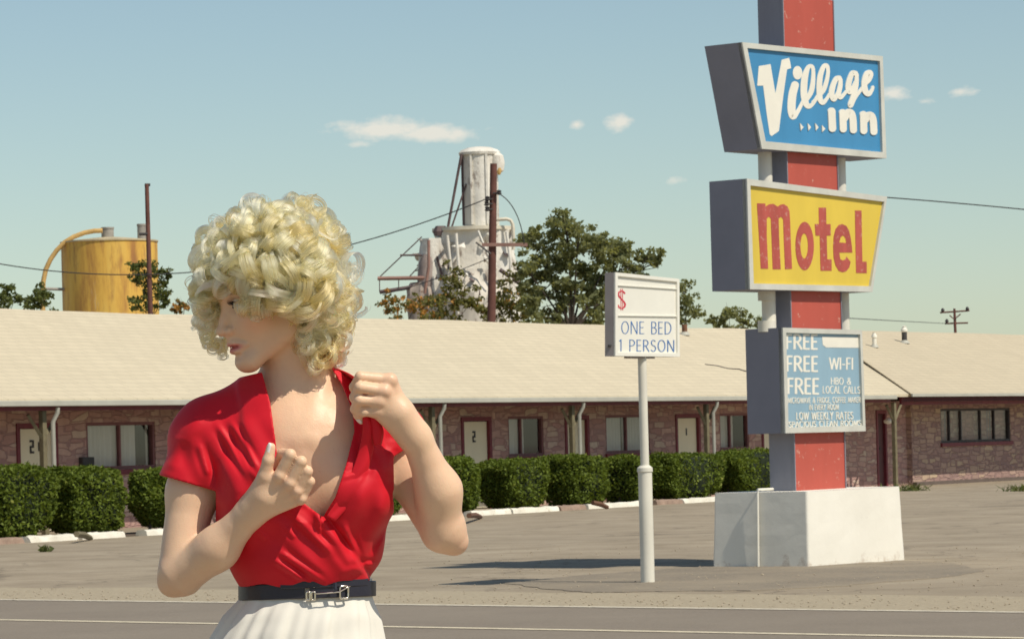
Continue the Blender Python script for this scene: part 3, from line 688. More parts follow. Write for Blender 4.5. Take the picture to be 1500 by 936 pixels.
MB().lathe(base + z_*tz, [(r_t*1.02, .0), (r_t*1.02, .06), (r_t*.5, .17), (.3, .24)], 64).build('roof', paint('tank_roof', (.5, .42, .27), .7, .2, 2), tank, auto=True)
for px, y0, y1, rp in ((158, 352, 333, 9.2), (208, 352, 328, 6.5)):
    p = P(px, y0+6, d+1.6); hh = (y0-y1+6)/ppm; rr_ = rp/ppm
    MB().lathe(p, [(rr_, 0), (rr_, hh*.9), (rr_*1.08, hh*.9), (rr_*1.08, hh)], 20).build('roof_vent', GREYM, tank, auto=True)
pth = [(150,338),(138,338.5),(124,341),(108,347),(95,355),(83,367),(74,380),(67,395),(63.5,412),(63,428),(63,470)]
MB().tube([P(x, y, d+.9) for x, y in pth] , .10, 10).build('filling_pipe', YPIPE, tank, auto=True)
MB().tube([P(63, 423, d+.9), P(95, 424, d+1.2)], .06, 8).build('pipe_bracket', GREYM, tank)

# ------------------------------------------------------------------ ruined white concrete-plant tower
d = 170.0; ppm = F/d
tw = empty('ruined_tower', P(690, 640, d)*np.array([1, 1, 0]), 'wrecked white industrial tower with a tall round stack and torn plates', 'tower')
m, t, b = newmat('flaking_white_steel')
v = scaled(t, 1, 1, .35)
c = ramp(t, noise(t, .9, 6, .65, v), [(.3, (.58, .54, .47)), (.6, (.76, .73, .66))])
c = mix(t, ramp(t, noise(t, 1.6, 8, .75, v), [(.56, 0.0), (.63, .75)]), c, (.20, .14, .11))
t.links.new(c, b.inputs['Base Color']); b.inputs['Roughness'].default_value = .7; bump(t, b, noise(t, 1.2, 4), .6, .15)
WST = m
DST = paint('dark_rusty_steel', (.11, .075, .075), .7, .3, 2); RST = paint('rust_beam', (.28, .16, .13), .8, .25, 2)
pS = P(705, 330, d); zb_, zt_ = pS[2], P(705, 224, d)[2]; rs = 26.5/ppm; cS = np.array([pS[0], pS[1], 0])
MB().lathe(cS, [(rs, zb_-1), (rs, zt_)], 14, lambda a, z: 1+.015*math.sin(3*a)).build('stack', WST, tw, auto=True)
for a in (200, 243, 291, 330):
    q = cS + np.array([math.cos(R_(a)), math.sin(R_(a)), 0])*(rs+.03); MB().boxv(q+z_*zb_-np.array([.05, .05, 0]), (.1, 0, 0), (0, .1, 0), z_*(zt_-zb_)).build('stack_rib', WST if a > 240 else DST, tw)
def lump(a, z): return 1 + .09*math.sin(2*a+1.3) + .07*math.sin(5*a+z*1.1) + .05*math.sin(9*a-z*2.3)
MB().lathe(cS + z_*zt_, [(rs*1.10, -.12), (rs*1.14, .0), (rs*1.0, .12), (rs*.6, .24), (.15, .28)], 28, lambda a, z: 1+.04*math.sin(2*a+.5)).build('stack_cap', WST, tw, auto=True)
q = P(728, 238, d-.3); MB().lathe(q-z_*.55, [(.1, 0), (.3, .15), (.36, .5), (.3, .85), (.12, 1.0)], 16).build('cap_hopper', WST, tw, auto=True)
q = P(731, 250, d-.5); MB().lathe(q-z_*.2, [(.06, 0), (.13, .2), (.1, .35)], 10).build('yellow_lamp', YPIPE, tw, auto=True)
pB = P(697, 470, d); zl = pB[2]; zu = P(697, 338, d)[2]; cB = np.array([pB[0], pB[1]+.6, 0])
MB().lathe(cB, [(1.5, 0), (1.55, zl-1.5), (1.75, zl+.6), (1.78, zl+1.6), (1.66, zl+2.6), (1.70, zu-.2), (1.72, zu)], 44, lambda a, z: 1+.06*math.sin(3*a+z*.9)+.05*math.sin(7*a-z*1.7)+.04*math.sin(13*a+z*3)+.03*math.sin(21*a-z*5)).build('drum', WST, tw, auto=True)
MB().lathe(cB, [(1.55, zu-.02), (1.92, zu), (1.92, zu+.16), (1.2, zu+.2)], 40).build('drum_flange', paint('cream_steel', (.62, .57, .46), .7, .15, 2), tw, auto=True)
pV = P(624, 414, d); cV = np.array([pV[0], pV[1]-.3, 0])
MB().lathe(cV, [(.75, 0), (.78, pV[2]-1.6), (.84, pV[2]-.8), (.80, pV[2]-.3), (.62, pV[2])], 20, lump).build('rusted_casing', paint('rust_stained_white', (.42, .35, .30), .8, .35, 1.2, (.2, .12, .09), .56), tw, auto=True)
pW = P(683, 402, d); cW = np.array([pW[0], pW[1]+.3, 0])
MB().lathe(cW, [(2.0, 0), (2.0, pW[2]-2.6), (2.15, pW[2]-1.5), (2.2, pW[2]-.9), (2.1, pW[2]-.75), (1.65, pW[2]-.2), (1.6, pW[2]+.2)], 40, lambda a, z: 1+.07*math.sin(4*a+z)+.05*math.sin(9*a-z*2)+.03*math.sin(17*a+z*4)).build('lower_hopper', paint('dirty_white_steel', (.52, .48, .42), .8, .25, .8, (.2, .13, .1), .6, streak=True), tw, auto=True)
pL_ = P(637, 350, d); cL = np.array([pL_[0], pL_[1]-.2, 0]); zl2 = P(637, 440, d)[2]
MB().lathe(cL, [(.45, zl2-1), (.8, zl2+.4), (.72, zl2+1.2), (.66, pL_[2]-.5), (.56, pL_[2])], 22, lump).build('torn_casing', WST, tw, auto=True)
MB().lathe(cL+np.array([-.25, -.3, 0]), [(.3, zl2-.3), (.52, zl2+.7), (.45, zl2+1.7), (.3, zl2+2.1)], 14, lump).build('rusted_casing', paint('rust_white', (.36, .29, .26), .8, .35, 1.5), tw, auto=True)
pR = P(735, 360, d); cR = np.array([pR[0], pR[1]-.1, 0]); zr = P(735, 470, d)[2]
MB().lathe(cR, [(.8, zr-2), (.75, zr+1), (.62, pR[2]-.8), (.5, pR[2])], 20, lump).build('torn_casing', WST, tw, auto=True)
def bar(x0, y0, x1, y1, wpx, mat, name, dd=0.0):
    MB().tube([P(x0, y0, d+dd), P(x1, y1, d+dd)], wpx/2/ppm, 6).build(name, mat, tw)
bar(676, 226, 656, 334, 4.5, DST, 'brace', -.6); bar(683, 270, 662, 332, 3, DST, 'brace', -.5)
bar(618, 347, 557, 405, 2, DST, 'brace', -.6); bar(586, 374, 618, 374, 3.2, DST, 'platform_beam', -.6); bar(553, 408, 640, 407, 6.5, RST, 'platform_beam', -.8)
bar(556, 428, 640, 415, 6.5, DST, 'platform_beam', -.7); bar(556, 407, 556, 428, 1.6, DST, 'platform_post', -.8); bar(584, 408, 584, 424, 1.6, DST, 'platform_post', -.8)
bar(612, 392, 600, 405, 2, DST, 'brace', -.7); bar(640, 376, 652, 420, 4, DST, 'brace', -.9); bar(700, 338, 726, 400, 4, WST, 'brace', -1.9); bar(732, 395, 768, 420, 7, DST, 'chute', -1.2)
bar(690, 470, 726, 420, 6, WST, 'chute', -1.6)
MB().tube([P(x, y, d-.9) for x, y in ((726,322),(742,321),(748,323),(751,329),(752,345),(752,366))], 2.6/ppm, 8).build('vent_pipe', paint('cream_steel_pipe', (.62, .57, .46), .7, .15, 2), tw, auto=True)
rt_ = np.random.default_rng(3)
for i in range(26):                                              # torn and bent plates hanging off the casing
    x, y = rt_.uniform(612, 748), rt_.uniform(342, 432); c0 = P(x, y, d-1.75+abs(x-690)/46.0); a1 = rt_.normal(size=3); a1 /= np.linalg.norm(a1); a2 = np.cross(a1, rt_.normal(size=3)); a2 /= np.linalg.norm(a2)
    w1, w2 = rt_.uniform(.25, .75), rt_.uniform(.15, .5); gpl = []
    for i_ in range(4):
        for j_ in range(4): u1_, u2_ = i_/3-.5, j_/3-.5; gpl.append(c0 + a1*w1*u1_ + a2*w2*u2_ + np.cross(a1, a2)*(.3*u1_*u1_+.2*u1_*u2_+rt_.normal(0, .02)) - z_*.15*abs(u1_))
    pl = MB().add(gpl, [(i_*4+j_, i_*4+j_+1, (i_+1)*4+j_+1, (i_+1)*4+j_) for i_ in range(3) for j_ in range(3)]).build('torn_plate', WST if i % 3 else DST, tw, auto=True)
    pl.modifiers.new('t', 'SOLIDIFY').thickness = .03
for x0, y0, x1, y1 in ((655,345,660,440),(668,342,671,460),(742,340,748,430),(628,352,622,430)): MB().tube([P(x0, y0, d-1.9), P((x0+x1)/2+3, (y0+y1)/2, d-2.0), P(x1, y1, d-1.9)], .07, 8).build('stand_pipe', WST if x0 > 640 else RST, tw, auto=True)
q = P(645, 336, d-.4); MB().lathe(q-z_*.3, [(.28, 0), (.34, .2), (.22, .45)], 9, lump).build('torn_motor', DST, tw, auto=True)

# ------------------------------------------------------------------ utility poles and wires
POLE = paint('creosote_pole', (.135, .058, .045), .9, .25, 3)
WIRE = paint('black_wire', (.03, .03, .032), .6, .1)
def upole(x0, y0, x1, y1, d, rpx, lab):
    top = P(x0, y0, d); bot = P(x1, y1, d); k = (top-bot)/(top[2]-bot[2]); g = bot - k*bot[2]
    r = empty('utility_pole', g, lab, 'utility pole', 'utility poles behind the motel')
    MB().tube([g, bot, top], [rpx*1.15*d/F, rpx*1.1*d/F, rpx*.9*d/F], 12).build('pole', POLE, r, auto=True); return r
r = upole(215, 270, 220, 448, 118, 3.4, 'slim dark utility pole in front of the yellow tank')
MB().tube([P(204, 343, 117.9), P(216, 343, 117.9)], .05, 6).build('bracket', DARKM, r); MB().tube([P(212, 271, 118), P(220, 271, 118)], .05, 6).build('pole_cap', DARKM, r)
r = upole(723, 240, 720, 467, 118, 5.6, 'thick brown utility pole in front of the ruined white tower')
MB().boxv(P(706, 361, 117.8), P(773, 361, 117.8)-P(706, 361, 117.8), (0, .14, 0), (0, 0, .11)).build('crossarm', RST, r)
for x, y in ((714, 292), (713, 299), (731, 283), (714, 307)):
    MB().lathe(P(x, y, 117.85)-z_*.06, [(.04, 0), (.10, .04), (.05, .08), (.09, .12), (.03, .16)], 8).build('insulator', DARKM, r)
    MB().tube([P(x, y, 117.85), P(722, y, 117.85)], .025, 5).build('insulator_pin', DARKM, r)
MB().tube([P(697, 355, 117.8), P(719, 372, 117.8)], .03, 5).build('arm_brace', DARKM, r)
r = upole(1398, 452, 1399, 476, 165, 1.9, 'distant utility pole with two crossarms above the office roof')
for a, b_ in (((1377, 458), (1420, 455)), ((1384, 474), (1418, 473))):
    MB().tube([P(*a, 165), P(*b_, 165)], .042, 6).build('crossarm', POLE, r)
for x, y in ((1381, 455), (1417, 453), (1387, 471)): MB().lathe(P(x, y, 165)-z_*.05, [(.05, 0), (.09, .06), (.04, .16)], 8).build('insulator', DARKM, r)
MB().tube([P(1391, 462, 164.9), P(1398, 468, 164.9), P(1407, 460, 164.9)], .03, 5).build('arm_brace', POLE, r)
def wire(pts, d0, d1, lab, rr_=.022):
    k = len(pts); pth = [P(x, y, d0+(d1-d0)*i/(k-1)) for i, (x, y) in enumerate(pts)]
    tag(MB().tube(pth, rr_, 6).build('overhead_wire', WIRE, base=pth[k//2]), lab, 'wire', 'overhead wires')
def qb(p0, p1, p2, n=24, t0=0): return [((1-q)**2*p0[0]+2*q*(1-q)*p1[0]+q*q*p2[0], (1-q)**2*p0[1]+2*q*(1-q)*p1[1]+q*q*p2[1]) for q in np.linspace(t0, 1, n)]
wire(qb((-15, 384), (330, 448), (714, 291), 60, -.55), 118, 117.8, 'sagging wire that crosses the yellow tank and climbs to the brown pole', .02)
wire(qb((560, 432), (650, 408), (719, 377)), 117.9, 117.8, 'lower thin wire reaching the brown pole across the white tower', .014)
wire(qb((731, 284), (760, 300), (768, 357)), 117.8, 117.8, 'looping wire dropping from the brown pole to its crossarm', .018)
wire(qb((1236, 285), (1370, 294), (1510, 308)), 62, 66, 'wire running from behind the yellow sign to the right edge', .011)
wire(qb((1241, 466), (1310, 470), (1388, 474)), 104, 164, 'thin wire from the motel sign to the distant pole on the right', .014)
# ------------------------------------------------------------------ lettering tools: strokes of a broad pen laid on a plane
def resample(pts, n):
    """smooth Catmull-Rom curve through the given points"""
    p = np.array(pts, float); q = np.vstack([2*p[0]-p[1], p, 2*p[-1]-p[-2]]); out = []
    for i in range(len(p)-1):
        a, b_, c, e = q[i], q[i+1], q[i+2], q[i+3]
        for s in np.linspace(0, 1, n, endpoint=False):
            out.append(.5*((2*b_)+(-a+c)*s+(2*a-5*b_+4*c-e)*s*s+(-a+3*b_-3*c+e)*s**3))
    out.append(p[-1]); return np.array(out)
class Pen:
    """collects flat shapes in 2D; build() maps them through fn(x, y) -> point and gives them a small real thickness"""
    def __init__(s): s.polys = []
    def poly(s, loop, holes=()): s.polys.append((np.array(loop, float), [np.array(h, float) for h in holes]))
    def stroke(s, pts, wv, wh=None, smooth=0, cap='flat', closed=False):
        wh = wv if wh is None else wh
        p = np.array(pts, float); ww = np.full(len(p), 1.0)
        if p.shape[1] == 3: ww = p[:, 2]; p = p[:, :2]
        if smooth:
            r = resample(np.column_stack([p, ww]), smooth); p, ww = r[:, :2], r[:, 2]
        if closed: tg = np.roll(p, -1, 0)-np.roll(p, 1, 0)
        else: tg = np.gradient(p, axis=0)
        tg /= np.linalg.norm(tg, axis=1)[:, None]+1e-9
        wd = np.sqrt((wv*tg[:, 1])**2+(wh*tg[:, 0])**2)/2*ww
        nn = np.column_stack([-tg[:, 1], tg[:, 0]])
        a, b_ = p+nn*wd[:, None], p-nn*wd[:, None]
        if closed: s.poly(a, [b_]); return
        if cap == 'round':
            q = [(p[0], wd[0]), (p[-1], wd[-1])] + [(p[i], wd[i]) for i in range(1, len(p)-1)]
            for c_, r_ in q: s.polys.append((np.array([c_+r_*np.array([math.cos(x), math.sin(x)]) for x in np.linspace(0, 2*math.pi, 18, endpoint=False)]), []))
        for i in range(len(p)-1): s.polys.append((np.array([a[i], a[i+1], b_[i+1], b_[i]]), []))
    def build(s, name, mat, parent, fn, nrm, thick=.003, step=.000012):
        mb = MB(); nrm = np.asarray(nrm)
        for i, (lp, hs) in enumerate(s.polys):
            loops = [lp]+hs; tri = tessellate_polygon([[Vector((q[0], q[1], 0)) for q in l] for l in loops])
            allp = np.vstack(loops); w3 = np.array([fn(q[0], q[1]) for q in allp]); k = len(allp); top = w3+nrm*(thick+step*i)
            fs = []
            for tr_ in tri:
                a, b_, c = top[tr_[0]], top[tr_[1]], top[tr_[2]]
                fs.append(tuple(tr_) if np.dot(np.cross(b_-a, c-a), nrm) > 0 else tuple(tr_[::-1]))
            o = 0
            for l in loops:
                n = len(l); fs += [(o+j, k+o+j, k+o+(j+1) % n, o+(j+1) % n) for j in range(n)]; o += n
            mb.add(np.vstack([top, w3-nrm*.004]), fs)
        return mb.build(name, mat, parent)
def arc(cx, cy, rx, ry, a0, a1, n=12): return [(cx+rx*math.cos(R_(a)), cy+ry*math.sin(R_(a))) for a in np.linspace(a0, a1, n)]
# plain capitals on a cell one unit high (y up); width returned
def glyph(ch):
    L = {'A': (.62, [[(0,0),(.31,1)],[(.31,1),(.62,0)],[(.13,.36),(.49,.36)]]), 'C': (.62, [arc(.36,.5,.36,.5,50,310,16)]),
     'B': (.5, [[(.05,0),(.05,1)],[(.05,.97),(.25,.97)]+arc(.25,.75,.2,.22,80,-80,8)+[(.05,.53)],[(.05,.52),(.27,.52)]+arc(.27,.275,.22,.245,80,-80,8)+[(.05,.03)]]),
     'D': (.62, [[(.05,0),(.05,1)],[(.05,.96),(.22,.96)]+arc(.22,.5,.38,.46,80,-80,14)+[(.05,.04)]]), 'E': (.44, [[(.05,0),(.05,1)],[(.05,.96),(.43,.96)],[(.05,.52),(.39,.52)],[(.05,.04),(.44,.04)]]),
     'F': (.42, [[(.05,0),(.05,1)],[(.05,.96),(.42,.96)],[(.05,.5),(.38,.5)]]), 'H': (.62, [[(.05,0),(.05,1)],[(.57,0),(.57,1)],[(.05,.52),(.57,.52)]]), 'I': (.1, [[(.05,0),(.05,1)]]),
     'K': (.56, [[(.05,0),(.05,1)],[(.52,1),(.08,.48)],[(.2,.6),(.56,0)]]), 'L': (.42, [[(.05,0),(.05,1)],[(.05,.04),(.42,.04)]]), 'M': (.78, [[(.04,0),(.1,1)],[(.1,1),(.39,.1)],[(.39,.1),(.68,1)],[(.68,1),(.74,0)]]),
     'N': (.66, [[(.05,0),(.05,1)],[(.05,1),(.61,0)],[(.61,0),(.61,1)]]), 'O': (.72, ['O']), 'P': (.5, [[(.05,0),(.05,1)],[(.05,.96),(.24,.96)]+arc(.24,.72,.24,.24,80,-80,9)+[(.05,.47)]]),
     'R': (.56, [[(.05,0),(.05,1)],[(.05,.96),(.24,.96)]+arc(.24,.73,.22,.23,80,-80,9)+[(.05,.49)],[(.24,.49),(.56,0)]]), 'S': (.46, [arc(.235,.75,.19,.22,25,270,10)[:-1]+arc(.215,.27,.22,.24,90,-150,11)]),
     'T': (.54, [[(.27,0),(.27,1)],[(0,.96),(.54,.96)]]), 'U': (.6, [[(.05,1),(.05,.35)]+arc(.3,.3,.25,.28,190,350,9)+[(.55,.35),(.55,1)]]), 'W': (.9, [[(.0,1),(.22,0)],[(.22,0),(.45,.95)],[(.45,.95),(.68,0)],[(.68,0),(.9,1)]]),
     'Y': (.56, [[(0,1),(.28,.48)],[(.56,1),(.28,.48)],[(.28,.5),(.28,0)]]), 'G': (.66, [arc(.36,.5,.36,.48,50,330,15),[(.62,0.05),(.62,.45)]]), 'V': (.6, [[(0,1),(.3,0)],[(.3,0),(.6,1)]]), '-': (.3, [[(.0,.42),(.3,.42)]]), '1': (.26, [[(.16,0),(.16,1)],[(.16,.97),(.0,.84)]]),
     '&': (.62, [[(.62,0),(.2,.66)]+arc(.3,.8,.14,.17,200,-10,8)+[(.36,.62),(.12,.42)]+arc(.24,.24,.22,.22,140,300,8)+[(.5,.2),(.6,.5)]]), ' ': (.34, []), ',': (.12, [[(.08,.08),(.02,-.12)]])}
    return L[ch]
def text(pen, s, x0, x1, yb, yt, wv=.16, wh=.09, gap=.15, slope=0.0):
    """fit a line of capitals into x0..x1 (pixels), baseline yb, cap line yt; slope = drop per pixel"""
    tot = sum(glyph(c)[0] for c in s) + gap*(len(s)-1); hh = yb-yt; sx = (x1-x0)/tot; x = x0
    for c in s:
        wd, st = glyph(c)
        for q in st:
            if q == 'O': q = arc(.36, .5, .36-.04, .48, 0, 360, 25)[:-1]; cl = True
            else: cl = False
            pts = [(x+px*sx, yb-py*hh+slope*(x+px*sx-x0)) for px, py in q]
            # pen width in pixels: heavy down-strokes, light cross-strokes
            pen.stroke(pts, wv*sx, wh*hh, closed=cl)
        x += (wd+gap)*sx

PHI = R_(50); fs_ = np.array([math.cos(PHI), math.sin(PHI), 0]); fn_ = np.array([fs_[1], -fs_[0], 0])    # along the faces / out of the faces
def planefn(p0, nn): return lambda x, y: PL(x, y, p0, nn)
SIDE = paint('slate_sign_side', (.235, .235, .285), .6, .08, 2, (.1, .08, .075), .7)
FRAME = paint('aluminium_frame', (.55, .55, .50), .5, .12, 3, (.36, .33, .28), .68)
BLUE = paint('blue_panel', (.055, .245, .47), .4, .08, 2, streak=True)
YELP = paint('yellow_panel', (.68, .50, .065), .42, .07, 2, streak=True)
REDL = paint('faded_red_letters', (.43, .085, .065), .5, .2, 5, (.50, .22, .18), .58, streak=True)
REDP = paint('red_pillar_paint', (.44, .085, .06), .6, .10, 2.2, (.56, .33, .26), .615, streak=True)
WLET = paint('white_letters', (.78, .75, .66), .5, .05, 4)
LBLUE = paint('pale_blue_panel', (.26, .40, .50), .45, .08, 2, streak=True)
PILG = paint('grey_pillar_side', (.25, .25, .29), .7, .14, 3, (.11, .10, .10), .66, streak=True)

# -------- concrete base
bm_, br_, bl_ = G(1185, 830), G(1326, 822), G(1044, 831)
m, t, b = newmat('whitewashed_concrete')
c = ramp(t, noise(t, 1.6, 6, .6), [(.3, (.74, .71, .63)), (.7, (.82, .79, .71))])
sp = t.nodes.new('ShaderNodeSeparateXYZ'); t.links.new(pos(t), sp.inputs[0])
lowd = M('SUBTRACT', noise(t, 5, 8, .75), M('MULTIPLY', sp.outputs[2], 1.1, tree=t), tree=t)
c = mix(t, ramp(t, lowd, [(.46, 0.0), (.6, .55)]), c, (.37, .26, .18))
c = mix(t, ramp(t, noise(t, 7, 8, .75), [(.66, 0.0), (.78, .35)]), c, (.42, .37, .3))
t.links.new(c, b.inputs['Base Color']); b.inputs['Roughness'].default_value = .85; bump(t, b, noise(t, 9, 6, .6), .12, .02)
CONC = m
topz = P(1182, 720, bm_[1])[2]
tf = bm_ + fs_*0.0; D1 = br_-bm_; D2 = bl_-bm_
D1 = fs_*np.linalg.norm(D1[:2])*1.02; D2 = -fn_*0 + np.array([math.cos(R_(144)), math.sin(R_(144)), 0])*np.linalg.norm(D2[:2])
# keep the photographed outline: right and left corners on the ground along their own pixel columns
D1 = PL(1326, 822, bm_, fn_) - bm_; D1[2] = 0
pnl = np.array([-math.sin(R_(144)), math.cos(R_(144)), 0]); D2 = PL(1044, 831, bm_, pnl) - bm_; D2[2] = 0
bottom = [bm_, bm_+D1, bm_+D1+D2, bm_+D2]; cen = bm_+(D1+D2)/2
top4 = [cen + (q-cen)*.965 + z_*(topz + (0.0 if i in (0, 3) else .012)) for i, q in enumerate(bottom)]
sign = empty('motel_sign', cen*np.array([1, 1, 0]), 'tall roadside motel pylon sign with blue, yellow and pale blue boxes on a red pillar', 'sign')
g = MB(); n = 7   # subdivided sides so that the hand-cast faces are not dead flat
grid = []
for k in range(4):
    a, b_ = bottom[k], bottom[(k+1) % 4]; c0, d0 = top4[k], top4[(k+1) % 4]
    for i in range(n):
        for j in range(n):
            def q_(x, y): return (a*(1-x)+b_*x)*(1-y) + (c0*(1-x)+d0*x)*y
            g.quad(q_(i/n, j/n), q_((i+1)/n, j/n), q_((i+1)/n, (j+1)/n), q_(i/n, (j+1)/n))
g.quad(*top4)
bs = g.build('base', CONC, sign); 
bpy.context.view_layer.objects.active = bs
import bmesh
bb = bmesh.new(); bb.from_mesh(bs.data); bmesh.ops.remove_doubles(bb, verts=bb.verts, dist=.002)
for v in bb.verts:
    v.co += Vector(rng.normal(0, .001, 3))
bmesh.ops.recalc_face_normals(bb, faces=bb.faces); bb.to_mesh(bs.data); bb.free()
bv = bs.modifiers.new('edge', 'BEVEL'); bv.width = .025; bv.segments = 3; bv.limit_method = 'ANGLE'; bv.angle_limit = R_(40)
# conduit on the shaded side
sn_ = np.cross(D2/np.linalg.norm(D2), z_); sn_ = sn_ if sn_[1] < 0 else -sn_
cA = PL(1113, 832, bm_, sn_); cA[2] = 0; MB().tube([cA+sn_*.03, cA+sn_*.005+z_*topz*.98, cA+sn_*.0+z_*(topz+.03), cA-sn_*.3+z_*(topz+.03)], .014, 8).build('conduit', WHITEP, sign, auto=True)

# -------- pillar and posts
pc = cen + fs_*0.0
pf0 = PL(1165, 716, cen + fn_*.165, fn_)*np.array([1, 1, 0]); pf1 = PL(1238, 716, cen + fn_*.165, fn_)*np.array([1, 1, 0])
ztop = PL(1143, -9, pf0, fn_)[2]; PT = .33
mb_ = MB(); a, b_ = pf0+z_*topz*.9, pf1+z_*topz*.9; hh = z_*(ztop-topz*.9)
mb_.quad(a, b_, b_+hh, a+hh); rp_ = mb_.build('pillar_face', REDP, sign)
mb_ = MB(); c0, d0 = a-fn_*PT, b_-fn_*PT
mb_.quad(c0, a, a+hh, c0+hh); mb_.quad(b_, d0, d0+hh, b_+hh); mb_.quad(d0, c0, c0+hh, d0+hh); mb_.quad(a+hh, b_+hh, d0+hh, c0+hh)
for k in range(2): mb_.boxv(a-fs_*.012+fn_*.012 if k == 0 else b_+fn_*.012, fs_*.012, -fn_*.03, hh)
mb_.build('pillar_side', PILG, sign)
POST = paint('white_post_paint', (.70, .67, .58), .5, .1, 2, (.4, .34, .27), .66)
for px, dep in ((1123, .17), (1231, .2)):
    q = PL(px, 330, cen + fn_*(.165-dep), fn_)*np.array([1, 1, 0]); zt = PL(px, 90, q, fn_)[2]
    MB().tube([q+z_*(PL(px, 500, q, fn_)[2]), q+z_*zt], .075, 18).build('post', POST, sign, auto=True)
for py in (478, 432):
    q = PL(1123, py, cen + fn_*(.165-.17), fn_); MB().tube([q-z_*.06, q+z_*.06], .095, 18).build('post_collar', POST, sign, auto=True)

# -------- sign boxes
SP = cen + fn_*.235; ST = .475; pfn = planefn(SP, fn_)
def sbox(name, outer, inner, panelmat, framemat, rec=.010):
    """a box with its face at the front: outer and inner = the four corners (TL TR BR BL) in photo pixels, read on the face's own plane"""
    o = [pfn(*q) for q in outer]; i_ = [pfn(*q) for q in inner]; bk = [q-fn_*ST for q in o]
    r = MB()
    r.quad(o[0], o[3], bk[3], bk[0]); r.quad(o[2], o[1], bk[1], bk[2]); r.quad(o[1], o[0], bk[0], bk[1]); r.quad(o[3], o[2], bk[2], bk[3]); r.quad(bk[0], bk[1], bk[2], bk[3])
    bx = r.build(name, SIDE, sign)
    f = MB(); i2 = [q-fn_*rec for q in i_]; of = [q+fn_*.02 for q in o]; if_ = [q+fn_*.02 for q in i_]
    for k in range(4):
        j = (k+1) % 4; f.quad(of[k], if_[k], if_[j], of[j]); f.quad(if_[k], i2[k], i2[j], if_[j]); f.quad(of[k], of[j], o[j]-fn_*.04, o[k]-fn_*.04)
    # the rim stands a little outside the box
    fr = f.build('frame', framemat, bx)
    ce = sum(o)/4
    for v in fr.data.vertices:
        w3 = np.array(v.co)+np.array(wloc(bx)); 
    MB().quad(i2[3], i2[2], i2[1], i2[0]).build('panel', panelmat, bx)
    return bx, planefn(SP-fn_*rec, fn_)
vb, vf = sbox('blue_box', [(1085,62.5),(1291,83),(1296.5,232.5),(1114,218.5)], [(1092.5,71),(1286.8,90),(1290.8,223.5),(1119.5,207.5)], BLUE, FRAME)
mbx, mf = sbox('yellow_box', [(1092,262),(1297.5,288.5),(1276,428),(1096.5,424)], [(1097,272),(1293.5,296),(1273.5,419.5),(1102,415.5)], YELP, FRAME)
fb, ff = sbox('pale_blue_box', [(1144.5,480),(1260.5,483.5),(1266,631.5),(1148.5,634.5)], [(1149.5,487.5),(1257.8,490),(1262,623),(1153,626)], LBLUE, FRAME)
# letters: script word, traced as heavy strokes
k1 = lambda x, y: (1100+x/6.686, 75+y/6.686); k2 = lambda x, y: (1190+x/7.2, 85+y/7.2)
pen = Pen()
pen.poly([k1(*q) for q in ((75,150),(190,130),(238,418),(300,88),(370,70),(380,95),(392,170),(352,182),(318,420),(272,785),(200,835),(182,815),(150,600),(118,340),(60,342))])
pen.poly([k1(455+46*math.cos(a), 215+66*math.sin(a)) for a in np.linspace(0, 2*math.pi, 24, endpoint=False)])
W1 = 66/6.686
pen.stroke([k1(*q)+(s,) for q, s in (((430,335),1.15),((405,430),1.2),((395,560),1.2),((410,640),1.0),((452,600),.62),((490,530),.5),((520,460),.45))], W1, smooth=6, cap='round')
pen.stroke([k1(*q)+(s,) for q, s in (((532,500),.5),((590,390),.75),((608,250),.6),((600,160),.55),((560,160),.6),((525,260),.95),((515,400),1.0),((530,500),.95),((562,545),.7),((610,510),.5),((650,440),.45))], W1, smooth=6, cap='round')
W2 = 66/7.2
pen.stroke([k2(*q)+(s,) for q, s in (((5,470),.55),((60,410),.55),((120,330),.7),((158,190),.6),((155,95),.6),((118,90),.65),((78,200),.85),((68,340),.9),((78,440),.85),((108,475),.7),((150,430),.5),((175,385),.45))], W2, smooth=6, cap='round')
pen.stroke([k2(*q)+(s,) for q, s in (((278,215),.8),((245,225),.75),((212,300),.85),((198,380),.9),((222,440),.75),((258,385),.55),((292,280),.55))], W2, smooth=6, cap='round')
pen.stroke([k2(*q)+(s,) for q, s in (((292,230),.6),((288,300),.75),((272,385),.75),((292,420),.65),((330,385),.5),((372,330),.45))], W2, smooth=6, cap='round')
pen.stroke([k2(*q)+(s,) for q, s in (((448,165),.8),((415,165),.75),((385,240),.85),((372,320),.9),((390,362),.75),((425,310),.55),((462,230),.55))], W2, smooth=6, cap='round')
pen.stroke([k2(*q)+(s,) for q, s in (((462,180),.6),((455,290),.75),((425,410),.8),((398,490),.85),((402,498),.75),((440,430),.55),((490,360),.5),((530,310),.5))], W2, smooth=6, cap='round')
pen.stroke([k2(*q)+(s,) for q, s in (((545,285),.5),((590,240),.6),((615,180),.6),((598,150),.6),((562,175),.75),((540,270),.9),((550,350),.95),((585,385),.75),((620,345),.5),((632,310),.45))], W2, smooth=6, cap='round')
rr_ = lambda x0, y0, x1, y1, w_: pen.stroke([k2(x0, y0), k2(x1, y1)], w_/7.2, cap='round')
rr_(196,565,204,745,78)
rr_(312,580,318,752,74); pen.stroke([k2(*q) for q in ((330,640),(365,582),(400,585),(418,640),(425,762))], 74/7.2, smooth=5, cap='round')
rr_(530,600,534,770,74); pen.stroke([k2(*q) for q in ((545,660),(580,612),(612,612),(632,660),(640,780))], 74/7.2, smooth=5, cap='round')
for x in (472, 547, 620): pen.poly([k1(x, 708), k1(x+34, 748), k1(x+8, 782)])
pen.poly([k2(92, 712), k2(128, 750), k2(95, 785)])
pen.build('lettering', WLET, vb, vf, fn_)
